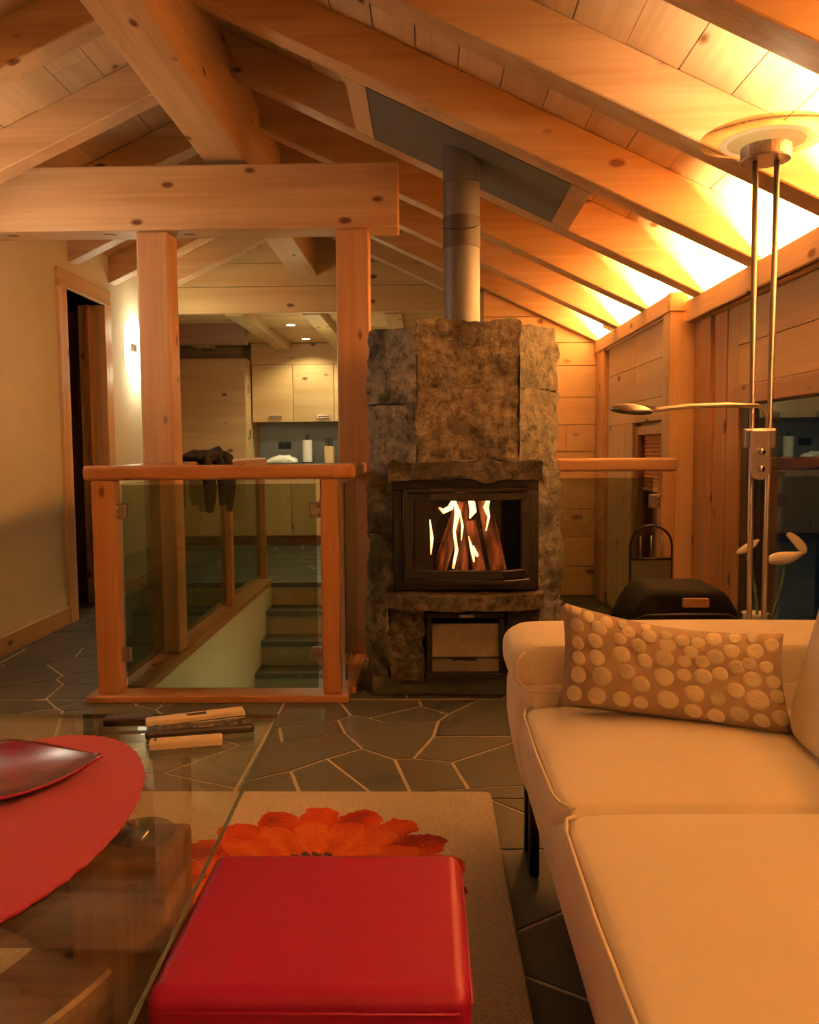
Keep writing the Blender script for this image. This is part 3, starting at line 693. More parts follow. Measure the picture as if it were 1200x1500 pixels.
fire = thing('fire', 'bright orange flames licking up the logs behind the stove glass', 'fire', (.16, 3.54, .51))
for p, r in fl: obj('flame', flame(p, r), FLAME, fire, True)
point('fire_light', (.15, 3.47, .80), 1.3, (1, .34, .10), .03)
# flue
flue = thing('flue_pipe', 'dark steel flue pipe rising from the fireplace to the sloping roof', 'pipe', (.152, 3.60, 1.55))
FC = (.152, 3.58, 0)
for z0, z1, r, mt in ((1.50, 1.885, .076, PIPE), (1.885, 2.01, .0785, PIPED), (2.01, 2.15, .076, PIPE), (2.15, 2.33, .078, PIPE)):
    obj('pipe_section', lathe([(r, z0), (r, z1-.001)], FC, 48), mt, flue, True)
obj('damper_wire', tube([(FC[0]-.08, 3.56, 1.965), (FC[0]-.05, 3.51, 1.95), (FC[0], 3.495, 1.945), (FC[0]+.05, 3.51, 1.955), (FC[0]+.08, 3.55, 1.975)], .0025, 6), BLACK, flue)
pn = obj('fireproof_panel', prism([(-.225, zr(-.225)-.002), (.565, zr(.565)-.002), (.565, zr(.565)+.03), (-.225, zr(-.225)+.03)], 3.34, 3.882, 'Y'), GREYP)
tag(pn, 'dark grey fireproof board between two rafters around the flue pipe', 'panel')
for x0, x1 in ((-.31, -.229), (.569, .645)):
    obj('nogging', prism([(x0, zr(x0)), (x1, zr(x1)), (x1, zr(x1)+.17), (x0, zr(x0)+.17)], 3.34, 3.882, 'Y'), PINE['Y'], ceiling)

# ================================================================== KITCHEN
kb = bmesh.new(); bx(-3.0, .48, YB, YB+.1, 0, 2.4, kb); bx(-3.1, -2.98, 6.86, YB, 0, 2.4, kb); bx(-3.1, XL-.16, 6.86, 6.95, 0, 2.4, kb)
obj('wall_kitchen', kb, KITW['X'], kind='structure')
obj('wall_splashback', bx(-1.95, .40, YB-.012, YB, .9, 1.45), plain('grey_blue_splashback', (.26, .28, .26), .5, nz=.04, scale=4), kind='structure')
KH = 'kitchen cupboards'
def pull(x, y, z, parent, w_=.09, mt=STEEL): return obj('handle', frame(x-w_/2, x+w_/2, z-.016, z+.016, .006, y-.02, y, bmesh.new()), mt, parent)
tall = thing('tall_cupboard', 'tall pine cupboard at the left of the kitchen with steel hinges on its edge', 'cupboard', (-2.45, 9.4, 0))
obj('carcass', bx(-2.97, -1.965, 9.14, YB-.005, .10, 2.05), KITW['X'], tall)
obj('kickboard', bx(-2.97, -1.97, 9.17, 9.6, 0, .10), DARKW['X'], tall)
obj('door', bx(-2.96, -1.97, 9.12, 9.139, .11, 2.04), KITW['X'], tall, bevel=.003)
for z_ in (1.23, 1.72): obj('handle', bx(-1.964, -1.945, 9.20, 9.26, z_-.045, z_+.045), CHROME, tall, bevel=.003)
obj('oven_front', bx(-2.14, -1.985, 9.105, 9.119, .30, .85), plain('black_oven_glass', (.02, .02, .022), .15), tall)
obj('oven_handle', bx(-2.10, -1.99, 9.085, 9.10, .37, .385), CHROME, tall)
bs = thing('base_cupboard', 'row of low pine kitchen cupboards under the worktop', 'cupboard', (-.8, 9.4, 0))
obj('carcass', bx(-1.955, .38, 9.15, YB-.005, .10, .87), KITW['Z'], bs)
obj('kickboard', bx(-1.955, .38, 9.20, 9.6, 0, .10), DARKW['X'], bs)
for k in range(5):
    x0 = -1.95+k*.46; d = obj('door', bx(x0, x0+.455, 9.13, 9.149, .11, .865), KITW['Z'], bs, bevel=.003); pull(x0+.36, 9.13, .76, d)
wt = obj('worktop', bx(-1.955, .38, 9.11, YB-.014, .872, .90), plain('dark_worktop', (.10, .09, .08), .3, nz=.2)); tag(wt, 'dark kitchen worktop along the back wall', 'worktop')
up = thing('wall_cupboard', 'row of pine wall cupboards hanging over the grey splashback', 'cupboard', (-.8, 9.5, 1.364))
obj('carcass', bx(-1.955, .38, 9.40, YB-.005, 1.37, 2.0), KITW['Z'], up)
for k in range(5):
    x0 = -1.95+k*.46; d = obj('door', bx(x0, x0+.455, 9.38, 9.399, 1.364, 2.0), KITW['X'], up, bevel=.003)
    pull(x0+(.26 if k == 0 else .34), 9.38, 1.42, d, .14, CHROME if k else STEEL)
obj('soffit_board', bx(-1.955, .38, 9.385, 9.42, 2.003, 2.235), KITW['X'], up, bevel=.003)
ot = thing('power_socket', 'black twin power socket on the grey splashback', 'socket', (-1.65, YB-.012, 1.10))
obj('plate', bx(-1.725, -1.575, YB-.02, YB-.013, 1.06, 1.145), REMOTEB, ot, bevel=.003)
for x_ in (-1.69, -1.61): obj('socket_hole', tube([(x_, YB-.024, 1.10), (x_, YB-.02, 1.10)], .02, 16), BLACK, ot)
rl = thing('paper_towel_roll', 'white paper towel roll on a black stand on the worktop', 'paper towel', (-1.33, 9.45, .90))
obj('roll', lathe([(0, .912), (.055, .912), (.055, 1.16), (0, 1.16)], (-1.35, 9.45, 0), 24), CERAM, rl)
obj('stand', lathe([(0, .90), (.07, .90), (.07, .911), (.012, .9111), (.012, 1.20), (.016, 1.21), (0, 1.22)], (-1.35, 9.45, 0), 24), REMOTEB, rl)
kn = thing('knife_block', 'wooden knife block with black handled knives on the worktop', 'knife block', (-1.10, 9.45, .90))
obj('block', bx(-1.15, -1.05, 9.40, 9.52, .90, 1.09), KITW['Z'], kn, bevel=.004)
for k, x_ in enumerate((-1.135, -1.112, -1.09, -1.067)): obj('knife_handle', bx(x_-.007, x_+.007, 9.43+.01*(k % 2), 9.45+.01*(k % 2), 1.09, 1.18+.012*(k % 2)), REMOTEB, kn, bevel=.002)
def crumple(x0, x1, y0, y1, z0, z1, seed, mat, name, amp=.3):
    def f(p):
        n_ = noise.fractal(p*14+Vector((seed, 0, 0)), 1, 2, 4)
        u = (p.x-x0)/(x1-x0)*2-1; v = (p.y-y0)/(y1-y0)*2-1; t = (p.z-z0)/(z1-z0)
        return Vector((p.x+n_*.02*t, p.y+n_*.02*t, z0+(p.z-z0)*(1-.55*u*u-.3*v*v)*(1+n_*amp)))
    return superbox(x0, x1, y0, y1, z0, z1, 4, 12, fn=f)
wb = obj('crumpled_bag', crumple(-1.78, -1.44, 9.2, 9.4, .90, .995, 2, None, ''), CERAM, None, True); tag(wb, 'crumpled white bag lying on the worktop below the socket', 'bag')
ut = thing('utensil_rail', 'steel rail with hanging utensils seen beside the right post', 'rail', (-.62, 9.69, 1.45))
obj('rail', tube([(-.75, 9.69, 1.47), (-.45, 9.69, 1.47)], .008), CHROME, ut, True)
for x_ in (-.66, -.60, -.54): obj('utensil', bx(x_-.012, x_+.012, 9.68, 9.692, 1.26, 1.45), REMOTEB, ut, bevel=.003)
for i, (x_, y_) in enumerate(((-1.29, 8.05), (-1.29, 9.05), (-.56, 9.0), (-.56, 8.05))):
    dl = thing('downlight', ('round recessed downlight in the kitchen ceiling, '+('front one beside the beam', 'rear one beside the beam', 'rear one seen between post and fireplace', 'front one hidden behind the right post')[i]), 'downlight', (x_, y_, 2.24), 'kitchen downlights')
    obj('rim', lathe([(.045, 2.236), (.055, 2.236), (.055, 2.240), (.045, 2.2398)], (x_, y_, 0), 24), CHROME, dl)
    obj('bulb', lathe([(0, 2.234), (.04, 2.234), (.044, 2.24)], (x_, y_, 0), 24), SPOTON, dl)
    spot('downlight_beam', (x_, y_, 2.22), KIT_W, KIT_C, 140)
point('kitchen_bounce_light', (-1.0, 7.6, 1.75), 7, KIT_C, .15)  # added soft fill for the kitchen, no lamp hangs here

# ================================================================== WALL SCONCE
sc = thing('wall_sconce', 'small wall sconce with its light patch modelled on the cream wall behind the left post', 'wall lamp', (XL, 6.3, 1.8))
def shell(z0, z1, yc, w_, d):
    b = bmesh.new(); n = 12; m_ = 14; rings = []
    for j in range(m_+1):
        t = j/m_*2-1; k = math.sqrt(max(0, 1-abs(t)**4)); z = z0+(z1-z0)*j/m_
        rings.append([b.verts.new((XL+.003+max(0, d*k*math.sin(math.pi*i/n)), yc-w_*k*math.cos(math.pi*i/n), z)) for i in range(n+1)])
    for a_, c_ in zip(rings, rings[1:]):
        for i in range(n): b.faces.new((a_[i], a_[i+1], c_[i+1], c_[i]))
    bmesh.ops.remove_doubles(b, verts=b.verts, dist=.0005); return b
obj('glow_patch', shell(1.57, 2.05, 6.36, .24, .05), GLOWPATCH, sc, True)  # lit patch of wall around the sconce, shaped as a glowing shell
obj('bracket', bx(XL+.001, XL+.05, 6.16, 6.24, 1.78, 1.84), STEEL, sc, bevel=.004)
s2 = thing('wall_sconce', 'second wall sconce with the same glow shell on the cream wall, on the near side of the doorway', 'wall lamp', (XL, 3.45, 1.8))
obj('glow_patch', shell(1.57, 2.05, 3.45, .24, .05), GLOWPATCH, s2, True)  # same shell for the lamplight on the wall
obj('bracket', bx(XL+.001, XL+.05, 3.41, 3.49, 1.78, 1.84), STEEL, s2, bevel=.004)
point('sconce_light', (XL+.16, 3.45, 1.82), 8, (1, .80, .58), .08)
point('sconce_light', (XL+.13, 6.33, 1.95), 5, SCONCE_C, .05); point('sconce_light', (XL+.13, 6.33, 1.62), 5, SCONCE_C, .05)

# ================================================================== JACKET ON THE HANDRAIL
jk = thing('draped_jacket', 'dark charcoal jacket draped over the left handrail with sleeves hanging', 'jacket', (-1.3, 4.95, .99))
obj('folded_body', crumple(-1.40, -1.24, 4.60, 5.40, .985, 1.06, 5, None, '', .5), DARKCLOTH, jk, True)
for y_, z_, w_ in ((4.68, .70, .055), (4.98, .72, .05), (5.16, .67, .055)):
    pts = [(-1.25, y_, 1.02), (-1.225, y_+.01, .93), (-1.215, y_+.02, .84), (-1.22, y_+.015, .76), (-1.225, y_+.01, z_)]
    b = tube(pts, [.03, w_, w_*.95, w_*.8, w_*.45], 12)
    for v in b.verts: v.co.x = -1.245+(v.co.x+1.245)*.55+.006*noise.noise(v.co*25); v.co.y += (v.co.y-y_)*.8
    obj('sleeve', b, DARKCLOTH, jk, True)

# ================================================================== SOFA
so = thing('sofa', 'cream fabric sofa with piped seat cushions on black legs', 'sofa', (.7, 1.0, 0))
def lean(p): return Vector((p.x+(.47-p.z)*.12*max(0, 1), p.y, p.z))
def sk(p):
    return Vector((p.x+max(0, .36-p.z)*.18, p.y, p.z))
obj('base', superbox(.212, 1.18, -.4, 2.19, .185, .42, 9, 20, fn=sk), SOFA, so, True)
obj('arm_base', superbox(.205, 1.16, 1.90, 2.215, .19, .51, 8, 18, fn=sk), SOFA, so, True)
obj('arm_pad', superbox(.195, 1.17, 1.915, 2.225, .47, .592, 4, 18, .012), SOFA, so, True)
for a, b in ((1.355, 1.925), (.745, 1.353), (.13, .743), (-.4, .128)):
    obj('seat_cushion', superbox(.212, .86, a, b, .30, .452, 6, 20, .03), SOFA, so, True)
    # piping along the front top edge
    obj('piping', tube([(.245, a+.012, .445), (.224, a+.03, .447), (.217, a+.07, .444), (.2145, (a+b)/2, .441), (.217, b-.07, .444), (.224, b-.03, .447), (.245, b-.012, .445)], .0032, 8), SOFA, so, True)
obj('back', superbox(1.02, 1.22, -.4, 2.1, .3, .74, 7, 16), SOFA, so, True)
def bk(p): return Vector((p.x+max(0, p.z-.44)*.26, p.y, p.z))
for a, b in ((1.04, 1.70), (.38, 1.03), (-.3, .37)): obj('back_cushion', superbox(.700, .93, a, b, .455, .93, 5, 20, .0, fn=bk), SOFA, so, True)
obj('piping', tube([(.228, 1.93, .575), (.206, 1.918, .555), (.206, 1.912, .515), (.235, 1.905, .487), (.36, 1.905, .487), (.60, 1.905, .487)], .003, 8), SOFA, so, True)
for y_ in (1.98, .2):
    b = bmesh.new(); bx(.246, .270, y_, y_+.03, 0, .22, b); bx(.246, .270, y_+.10, y_+.13, 0, .22, b); bx(.246, .270, y_+.03, y_+.10, 0, .02, b)
    obj('leg', b, BLACK, so, bevel=.003); b = bmesh.new(); bx(1.05, 1.08, y_, y_+.13, 0, .19, b); obj('leg', b, BLACK, so)
# pillow
pil = thing('throw_pillow', 'taupe oblong throw pillow with cream embroidered circles on the sofa arm end', 'pillow', (.52, 1.8, .45))
PO = Vector((.288, 1.83, .478)); PU = Vector((.450, -.175, -.012)); PV = Vector((.012, .040, .226)); 
PN = PU.cross(PV).normalized()
if PN.y > 0: PN = -PN
def ppos(u, v, side=1, extra=0):
    th_ = .058*(max(0, (1-(2*u-1)**4))*max(0, (1-(2*v-1)**4)))**.55
    pin = 1-.055*(1-(2*v-1)**2); pin2 = 1-.035*(1-(2*u-1)**2)
    uu = (.5+(u-.5)*pin)*(1-.045*v); vv = .5+(v-.5)*pin2
    sag = -.018*math.sin(u*math.pi)-.026*u
    return PO+PU*uu+PV*vv+Vector((0, 0, sag*v))+PN*side*(th_+extra)+PN*0
b = bmesh.new(); nu, nv = 36, 20
for sd in (1, -1):
    gr_ = [[b.verts.new(ppos(i/nu, j/nv, sd)) for j in range(nv+1)] for i in range(nu+1)]
    for i in range(nu):
        for j in range(nv): b.faces.new((gr_[i][j], gr_[i+1][j], gr_[i+1][j+1], gr_[i][j+1]))
bmesh.ops.remove_doubles(b, verts=b.verts, dist=.0004)
obj('cushion_body', b, PILLOW, pil, True)
random.seed(3)
circ = [(.07, .9, .036), (.07, .72, .04), (.06, .50, .036), (.06, .31, .035), (.065, .14, .042)]
circ = []
spots = [(55, 30, 27), (108, 50, 28), (62, 90, 34), (150, 88, 36), (60, 155, 32), (133, 138, 36), (62, 210, 33), (138, 202, 38), (65, 273, 39), (158, 272, 46), (55, 345, 38), (143, 352, 42), (235, 180, 40), (230, 120, 30), (300, 140, 37), (262, 88, 32), (340, 98, 34), (252, 248, 39), (235, 360, 40), (320, 200, 36), (392, 185, 44), (305, 295, 40), (303, 372, 33), (405, 130, 38), (390, 262, 44), (400, 355, 46), (460, 110, 32), (490, 155, 33), (465, 195, 31), (462, 250, 33), (530, 255, 39), (495, 325, 42), (485, 398, 37), (530, 195, 32), (575, 178, 40), (515, 118, 30), (570, 104, 34), (590, 245, 35), (572, 345, 36), (560, 415, 36), (630, 155, 36), (650, 220, 35), (690, 210, 32), (640, 310, 37), (640, 405, 38), (710, 160, 38), (700, 270, 38), (710, 350, 48), (710, 430, 33), (750, 225, 30), (770, 285, 32), (780, 340, 32), (775, 420, 37), (765, 140, 32), (640, 103, 27), (700, 107, 27), (180, 62, 30), (400, 92, 26), (240, 62, 24), (325, 62, 24)]
# normalise measured marks to the pillow face (photo outline corners)
tl, tr_, br, blc = (5, 0), (800, 95), (840, 500), (-15, 395)
for sx_, sy_, sr in spots:
    u = (sx_+8)/812; top_ = 12+88*u; bot = 395+100*u; v = 1-(sy_-top_)/(bot-top_)
    circ.append((u, v, sr/825*.455))
for u, v, r in circ:
    r *= .90
    if not (0.03 < u < .975 and .03 < v < .985): u = min(max(u, .04), .965); v = min(max(v, .06), .95)
    b = bmesh.new(); c0 = b.verts.new(ppos(u, v, 1, .0035)); rings = []
    for k_, rr_, hh in ((0, .55, .0022), (1, .93, .0018), (2, 1.0, .0003)):
        rg = []
        for i in range(16):
            a_ = 2*math.pi*i/16; wob = 1+.02*math.sin(3*a_+u*40)
            uu = u+rr_*r*wob*math.cos(a_)/.475; vv = v+rr_*r*wob*math.sin(a_)/.235
            rg.append(b.verts.new(ppos(min(max(uu, .004), .996), min(max(vv, .004), .996), 1, hh)))
        rings.append(rg)
    for i in range(16):
        b.faces.new((c0, rings[0][i], rings[0][(i+1) % 16]))
        for a_, c_ in zip(rings, rings[1:]): b.faces.new((a_[i], a_[(i+1) % 16], c_[(i+1) % 16], c_[i]))
    obj('embroidered_circle', b, DISC, pil, True)

# ================================================================== POUF, RUG, TABLE
pf = thing('pouf', 'square red leatherette pouf standing on the rug', 'pouf', (-.15, 1.15, 0))
cv = obj('cover', bx(-.355, .052, .975, 1.34, .014, .384), LEATHER, pf, True, bevel=.022, seg=5)
cv.modifiers.new('wn', 'WEIGHTED_NORMAL')
obj('seam', tube([(-.3555, 1.32, .358), (-.3555, .995, .358), (-.337, .9745, .358), (.034, .9745, .358), (.0525, .995, .358), (.0525, 1.32, .358)], .0022, 6), LEATHER, pf, True)
rg = obj('rug', superbox(-1.28, .187, .70, 2.465, 0.001, .014, 9, 10), RUG, None, True); tag(rg, 'cream rug with a big red and orange flower print on the slate floor', 'rug')
tb_ = thing('coffee_table', 'glass topped coffee table on a chunky curved timber base', 'table', (-.9, 1.3, 0))
TZ = .45
# top: slightly turned rectangle with far right corner at (-.343,1.856)
tp = [(-.343, 1.856), (-1.55, 1.862), (-1.53, .70), (-.315, .70)]
obj('glass_top', prism(inset(tp, .0005), TZ-.010, TZ), TGLASS, tb_)
eb = bmesh.new()
for i in (0, 3, 2, 1):
    p_, q_ = Vector(tp[i]), Vector(tp[(i+1) % 4]); n_ = Vector((q_.y-p_.y, -(q_.x-p_.x))).normalized()
    prism([tuple(p_), tuple(q_), tuple(q_+n_*.0015), tuple(p_+n_*.0015)], TZ-.0105, TZ-.0003, 'Z', eb)
obj('glass_edge', eb, GEDGE, tb_)
# timber base: upright block and curved bearers
obj('upright_block', bx(-.55, -.40, 1.215, 1.36, .014, .425), TABLEW['Z'], tb_, bevel=.008, seg=2)
obj('glass_pad', lathe([(0, TZ-.012), (.05, TZ-.012), (.052, TZ-.016), (.04, TZ-.022), (.012, TZ-.026), (0, TZ-.026)], (-.465, 1.30, 0), 28), glass('clear_pad', (.7, .7, .65), .05, gl=.8), tb_, True)
obj('pad_bolt', lathe([(0, TZ-.013), (.012, TZ-.013), (.012, TZ-.03)], (-.465, 1.30, 0), 16), CHROME, tb_, True)
def arcslab(c, r0, r1, a0, a1, z0, z1, n=16):
    A = [(c[0]+r1*math.cos(a0+(a1-a0)*i/n), c[1]+r1*math.sin(a0+(a1-a0)*i/n)) for i in range(n+1)]
    B = [(c[0]+r0*math.cos(a0+(a1-a0)*i/n), c[1]+r0*math.sin(a0+(a1-a0)*i/n)) for i in range(n+1)]
    b = bmesh.new()
    L = [[b.verts.new((*p, z)) for p in q] for q, z in ((A, z0), (A, z1), (B, z1), (B, z0))]
    for i in range(n):
        for j in range(4):
            u_, v_ = L[j], L[(j+1) % 4]; b.faces.new((u_[i], u_[i+1], v_[i+1], v_[i]))
    b.faces.new([L[j][0] for j in range(4)]); b.faces.new([L[j][n] for j in (3, 2, 1, 0)]); return b
obj('curved_bearer', arcslab((-1.05, 1.35), .42, .58, math.radians(-75), math.radians(-2), .09, .26), TABLEW['X'], tb_, bevel=.006)
obj('curved_bearer', arcslab((-.25, .45), .55, .72, math.radians(122), math.radians(170), .02, .089), TABLEW['Y'], tb_, bevel=.006)
obj('upright_block', bx(-1.45, -1.30, 1.2, 1.36, .014, .425), TABLEW['Z'], tb_, bevel=.008, seg=2)
obj('upright_block', bx(-.78, -.60, .80, .98, .014, .425), TABLEW['Z'], tb_, bevel=.008, seg=2)
obj('long_bearer', bx(-1.42, -.50, 1.255, 1.33, .262, .34), TABLEW['X'], tb_, bevel=.006)
for x_, y_ in ((-.625, 1.075), (-.585, 1.04)): obj('bolt', lathe([(0, .268), (.009, .267), (.013, .262), (.013, .25)], (x_+.0, y_-.12, 0), 16), CHROME, tb_, True)
# placemat
mc = (-.715, 1.305); b = bmesh.new()
n = 240; ring = []; ring2 = []
for i in range(n):
    a_ = 2*math.pi*i/n; sc_ = 1+.012*abs(math.sin(a_*26)); ex, ey = .222*sc_*math.cos(a_), .400*sc_*math.sin(a_)
    tl_ = math.radians(6); ring.append((mc[0]+ex*math.cos(tl_)-ey*math.sin(tl_)*.75, mc[1]+ex*math.sin(tl_)+ey*math.cos(tl_)))
mt = obj('placemat', prism(ring, TZ+.0005, TZ+.004), REDFELT); tag(mt, 'oval red felt placemat with scalloped edge on the glass table', 'placemat')
# wine red dish
b = bmesh.new(); n = 24; cxd, cyd = -.795, 1.485
def dish(u, v, t):
    v = math.copysign(abs(v), v); hw = .150*max(.002, 1-abs(u)**1.9)
    X, Y = u*.205, v*hw
    ang = math.radians(12)
    return Vector((-.805+X*math.cos(ang)-Y*math.sin(ang), 1.455+X*math.sin(ang)+Y*math.cos(ang), TZ+.005+.022*abs(v)**2.2*(1-abs(u))+.030*abs(u)**3+t))
for t in (0, .006):
    gr_ = [[b.verts.new(dish(-1+2*i/n, -1+2*j/n, t)) for j in range(n+1)] for i in range(n+1)]
    for i in range(n):
        for j in range(n): b.faces.new((gr_[i][j], gr_[i+1][j], gr_[i+1][j+1], gr_[i][j+1]))
    if t == 0: g0 = gr_
for i in range(n):
    for a_, c_, d_, e_ in ((g0[i][0], g0[i+1][0], gr_[i+1][0], gr_[i][0]), (g0[i][n], g0[i+1][n], gr_[i+1][n], gr_[i][n]), (g0[0][i], g0[0][i+1], gr_[0][i+1], gr_[0][i]), (g0[n][i], g0[n][i+1], gr_[n][i+1], gr_[n][i])): b.faces.new((a_, c_, d_, e_))
ds = obj('serving_dish', b, BOWLM, None, True); tag(ds, 'glossy wine-red pointed serving dish on the red placemat', 'dish')
def bar(name, p, q, w_, z0, z1, mat, parent=None, bev=.004):
    p, q = Vector(p), Vector(q); t = (q-p).normalized(); n_ = Vector((-t.y, t.x))*w_
    return obj(name, prism([tuple(p), tuple(q), tuple(q+n_), tuple(p+n_)], z0, z1), mat, parent, bevel=bev, seg=2)
G_ = 'remote controls on the glass table'
r_ = thing('remote_control', 'small black remote control behind the others, nearest the left', 'remote control', (-.66, 1.77, TZ), G_)
bar('case', (-.709, 1.762), (-.605, 1.776), .038, TZ+.0006, TZ+.018, REMOTEB, r_)
for k in range(5): bar('button', (-.695+k*.018, 1.771+k*.0024), (-.685+k*.018, 1.772+k*.0024), .008, TZ+.018, TZ+.0195, REMOTEK, r_, 0)
r_ = thing('remote_control', 'cream remote control with a black display, lying slantwise at the back', 'remote control', (-.51, 1.79, TZ), G_)
bar('case', (-.606, 1.742), (-.410, 1.822), .036, TZ+.003, TZ+.020, REMOTEW, r_); bar('underside', (-.604, 1.738), (-.408, 1.818), .034, TZ+.0006, TZ+.009, REMOTEB, r_)
bar('display', (-.530, 1.783), (-.490, 1.799), .013, TZ+.020, TZ+.0212, REMOTEB, r_, 0)
r_ = thing('remote_control', 'long black remote control full of keys, between the two cream ones', 'remote control', (-.48, 1.70, TZ), G_)
bar('case', (-.588, 1.678), (-.370, 1.728), .046, TZ+.0006, TZ+.019, REMOTEB, r_, .006)
for k in range(11):
    for j in range(3):
        if 5 <= k <= 6: continue
        t_ = .07+k*.082; px_, py_ = -.588+.218*t_, 1.678+.05*t_
        n_ = (-.224, .975); px_ += n_[0]*(.008+j*.012); py_ += n_[1]*(.008+j*.012)
        bar('button', (px_, py_), (px_+.009, py_+.002), .007, TZ+.019, TZ+.0208, REMOTEK, r_, 0)
obj('ring_key', lathe([(0, TZ+.0205), (.013, TZ+.0205), (.016, TZ+.019)], (-.473, 1.725, 0), 20), REMOTEK, r_)
r_ = thing('remote_control', 'plain cream remote control nearest the table front', 'remote control', (-.49, 1.64, TZ), G_)
bar('case', (-.560, 1.618), (-.420, 1.650), .032, TZ+.0006, TZ+.018, REMOTEW, r_); bar('button', (-.552, 1.630), (-.548, 1.631), .012, TZ+.018, TZ+.0195, REMOTEB, r_, 0)

# ================================================================== FLOOR LAMP
fl_ = thing('floor_lamp', 'brushed nickel twin pole floor lamp with uplight dish and reading arm', 'floor lamp', (.90, 2.30, 0))
obj('base', lathe([(0, 0.001), (.13, .001), (.13, .018), (.11, .026), (0, .03)], (.905, 2.30, 0), 40), STEEL, fl_)
obj('pole', tube([(.884, 2.30, .028), (.889, 2.30, .6), (.878, 2.30, 1.81)], .0075, 14), STEEL, fl_, True)
obj('pole', tube([(.925, 2.30, .028), (.930, 2.30, .6), (.935, 2.30, 1.81)], .0075, 14), STEEL, fl_, True)
obj('lamp_cap', lathe([(0, 1.805), (.062, 1.805), (.064, 1.81), (.064, 1.84), (0, 1.84)], (.905, 2.30, 0), 36), STEEL, fl_)
obj('glass_dish', lathe([(.0, 1.843), (.06, 1.843), (.12, 1.850), (.168, 1.865), (.168, 1.869), (.12, 1.855), (.06, 1.848), (.0, 1.848)], (.905, 2.30, 0), 48), DGLASS, fl_, True)
obj('frosted_disc', lathe([(0, 1.849), (.115, 1.853), (.115, 1.857), (0, 1.853)], (.905, 2.30, 0), 40), emis('lit_frosted_glass', (1, .72, .34), .9), fl_, True)
area('uplight', (.905, 2.30, 1.862), (math.pi, 0, 0), .16, .16, DISH_W, DISH_C)
bmr = bmesh.new(); bx(.862, .948, 2.284, 2.316, 1.045, 1.098, bmr); obj('bracket', bmr, STEEL, fl_, bevel=.006, seg=2)
pr_ = [(.872, 1.095), (.872, 1.0)]+[(.8985+.0265*math.cos(a_), .985+.0265*math.sin(a_)) for a_ in [math.pi+math.pi*i/10 for i in range(11)]]+[(.925, 1.0), (.925, 1.095)]
obj('switch_plate', prism(pr_, 2.268, 2.283, 'Y'), plain('satin_steel_plate', (.52, .47, .50), .35, .9), fl_, bevel=.004, seg=2)
for z_ in (1.035, .99):
    obj('dimmer_knob', tube([(.895, 2.268, z_), (.895, 2.262, z_), (.893, 2.248, z_)], [.006, .004, .009], 14), CHROME, fl_, True)
arm = [(.915, 2.275, 1.10), (.915, 2.272, 1.125), (.905, 2.27, 1.147), (.885, 2.265, 1.158), (.80, 2.255, 1.160), (.70, 2.25, 1.158), (.62, 2.25, 1.150), (.575, 2.25, 1.152)]
ra_ = obj('reading_arm', tube(arm, [.005, .005, .005, .006, .007, .007, .007, .009], 12), STEEL, fl_, True)
def hd(p): return p
hb_ = bmesh.new(); bmesh.ops.create_uvsphere(hb_, u_segments=28, v_segments=14, radius=1)
for v in hb_.verts:
    v.co = Vector((.545+v.co.x*.057, 2.25+v.co.y*.045, 1.147+(v.co.z*.018 if v.co.z > 0 else v.co.z*.010)-.10*(.54-(.54+v.co.x*.055))*-1*1.0))
    
obj('reading_head', hb_, STEEL, fl_, True)
# reading lamp lens
obj('lens', lathe([(0, -.007), (.032, -.005), (.034, -.002)], (.536, 2.25, 1.149), 24), plain('frosted_lens', (.6, .56, .5), .5), fl_, True)

# ================================================================== BEHIND THE SOFA
bg = thing('travel_bag', 'black soft travel bag with a tan leather patch behind the sofa', 'bag', (.80, 2.72, 0))
def bagf(p):
    t = max(0, (p.z-.38)/.22); return Vector((.825+(p.x-.825)*(1-.42*t**1.6), p.y, p.z))
obj('bag_body', superbox(.61, 1.03, 2.62, 2.90, .0, .600, 11, 18, fn=bagf), BAGM, bg, True)
obj('leather_patch', superbox(.79, .872, 2.572, 2.584, .553, .582, 6, 6), TANL, bg, True)
obj('leather_patch', bx(.745, .815, 2.569, 2.582, .490, .515), TANL, bg, bevel=.004)
obj('zip', tube([(.61, 2.582, .50), (.68, 2.575, .53), (.8, 2.572, .532), (.93, 2.575, .53), (1.0, 2.582, .50)], .004), BLACK, bg, True)
hr = thing('fireside_stand', 'black metal stand with an arched top, bars and a slotted curved panel', 'stand', (.95, 3.55, 0))
cx_, cz_ = .952, .63; R_ = .088
arc = [(cx_-R_, 3.55, 0.0), (cx_-R_, 3.55, cz_-.02)]+[(cx_+R_*math.cos(a_), 3.55, cz_+R_*math.sin(a_)) for a_ in [math.pi-math.pi*i/16 for i in range(17)]]+[(cx_+R_, 3.55, cz_-.02), (cx_+R_, 3.55, 0)]
obj('arched_frame', tube(arc, .005, 8), BLACK, hr, True)
for x_ in (-.045, 0, .045): obj('bar', tube([(cx_+x_, 3.55, .575), (cx_+x_, 3.55, .675)], .004, 8), STEEL, hr, True)
obj('cross_bar', tube([(cx_-R_, 3.55, .575), (cx_+R_, 3.55, .575)], .006, 8), BLACK, hr, True)
obj('panel', bx(cx_-R_+.004, cx_+R_-.004, 3.547, 3.553, .44, .572), plain('grey_sheet_metal', (.10, .09, .075), .5, .5), hr)
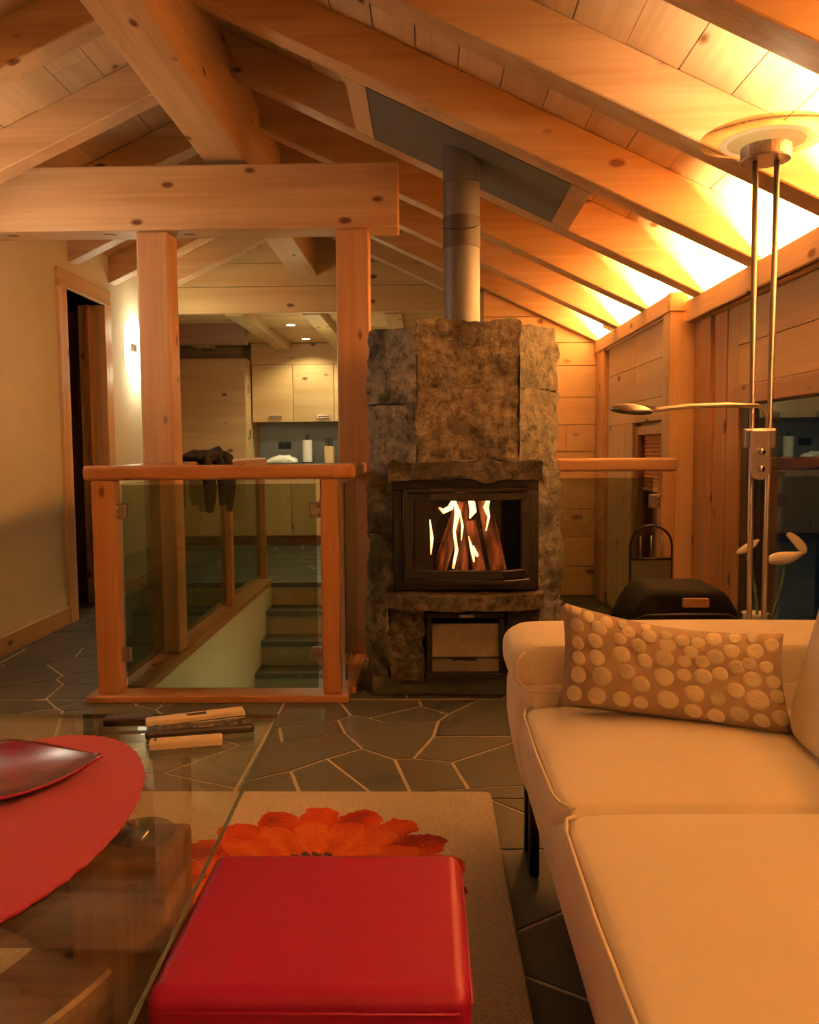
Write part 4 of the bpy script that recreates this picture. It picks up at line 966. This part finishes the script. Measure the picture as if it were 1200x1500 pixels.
for k in range(6):
    x0 = cx_-R_+.004+k*.0285; obj('slat', prism([(x0, .05), (x0+.018, .05), (x0+.018+.006, .438), (x0+.006, .438)], 3.547, 3.553, 'Y'), plain('grey_slat_metal', (.12, .105, .085), .5, .4) if k == 0 else bpy.data.materials['grey_slat_metal'], hr)
vs = thing('vase', 'white ceramic floor vase behind the lamp holding the calla lilies', 'vase', (.99, 2.50, 0))
obj('vase_body', lathe([(0, .001), (.07, .001), (.085, .12), (.07, .3), (.040, .46), (.036, .545), (.040, .552), (.034, .552), (.03, .46), (0, .44)], (.985, 2.50, 0), 36), CERAM, vs, True)
def lily(label, base, top, parts_, throat):
    t = thing('calla_lily', label, 'flower', (base[0], base[1], .45), 'calla lilies in the vase')
    b0, m0 = Vector(base), Vector(top)
    obj('stem', tube([b0, b0.lerp(m0, .4)+Vector((.012, 0, .01)), b0.lerp(m0, .8)+Vector((.008, 0, 0)), m0], .0045, 8), GREEN, t, True)
    b = bmesh.new()
    for pts, rs, fl2 in parts_:
        c_ = len(b.verts); tube([(x_, base[1], z_) for x_, z_ in pts], rs, 14, b); b.verts.ensure_lookup_table()
        for v in b.verts[c_:]: v.co.y = base[1]+(v.co.y-base[1])*fl2
    o = obj('spathe', b, PETALW, t, True); md = o.modifiers.new('sub', 'SUBSURF'); md.levels = md.render_levels = 1
    if throat: obj('throat', tube([(throat[0], base[1]+.004, throat[1]), (throat[0]+.004, base[1]+.004, throat[1]-.035)], [.012, .006], 10), GREEN, t, True)
    return t
lily('large open white calla lily on the right, its tip folded back', (1.0, 2.49, .45), (1.065, 2.495, .700), [([(1.010, .708), (1.022, .714), (1.045, .716), (1.072, .718), (1.098, .724), (1.120, .736)], [.004, .015, .021, .020, .013, .004], .8), ([(1.122, .728), (1.120, .742), (1.104, .762), (1.084, .782), (1.066, .792)], [.005, .014, .015, .012, .007], .35)], None)
lily('small white calla lily on the left, seen past the lamp pole', (.985, 2.49, .45), (.960, 2.495, .72), [([(.920, .733), (.930, .738), (.952, .748), (.972, .762), (.988, .774)], [.003, .010, .014, .010, .003], .7)], (.955, .745))
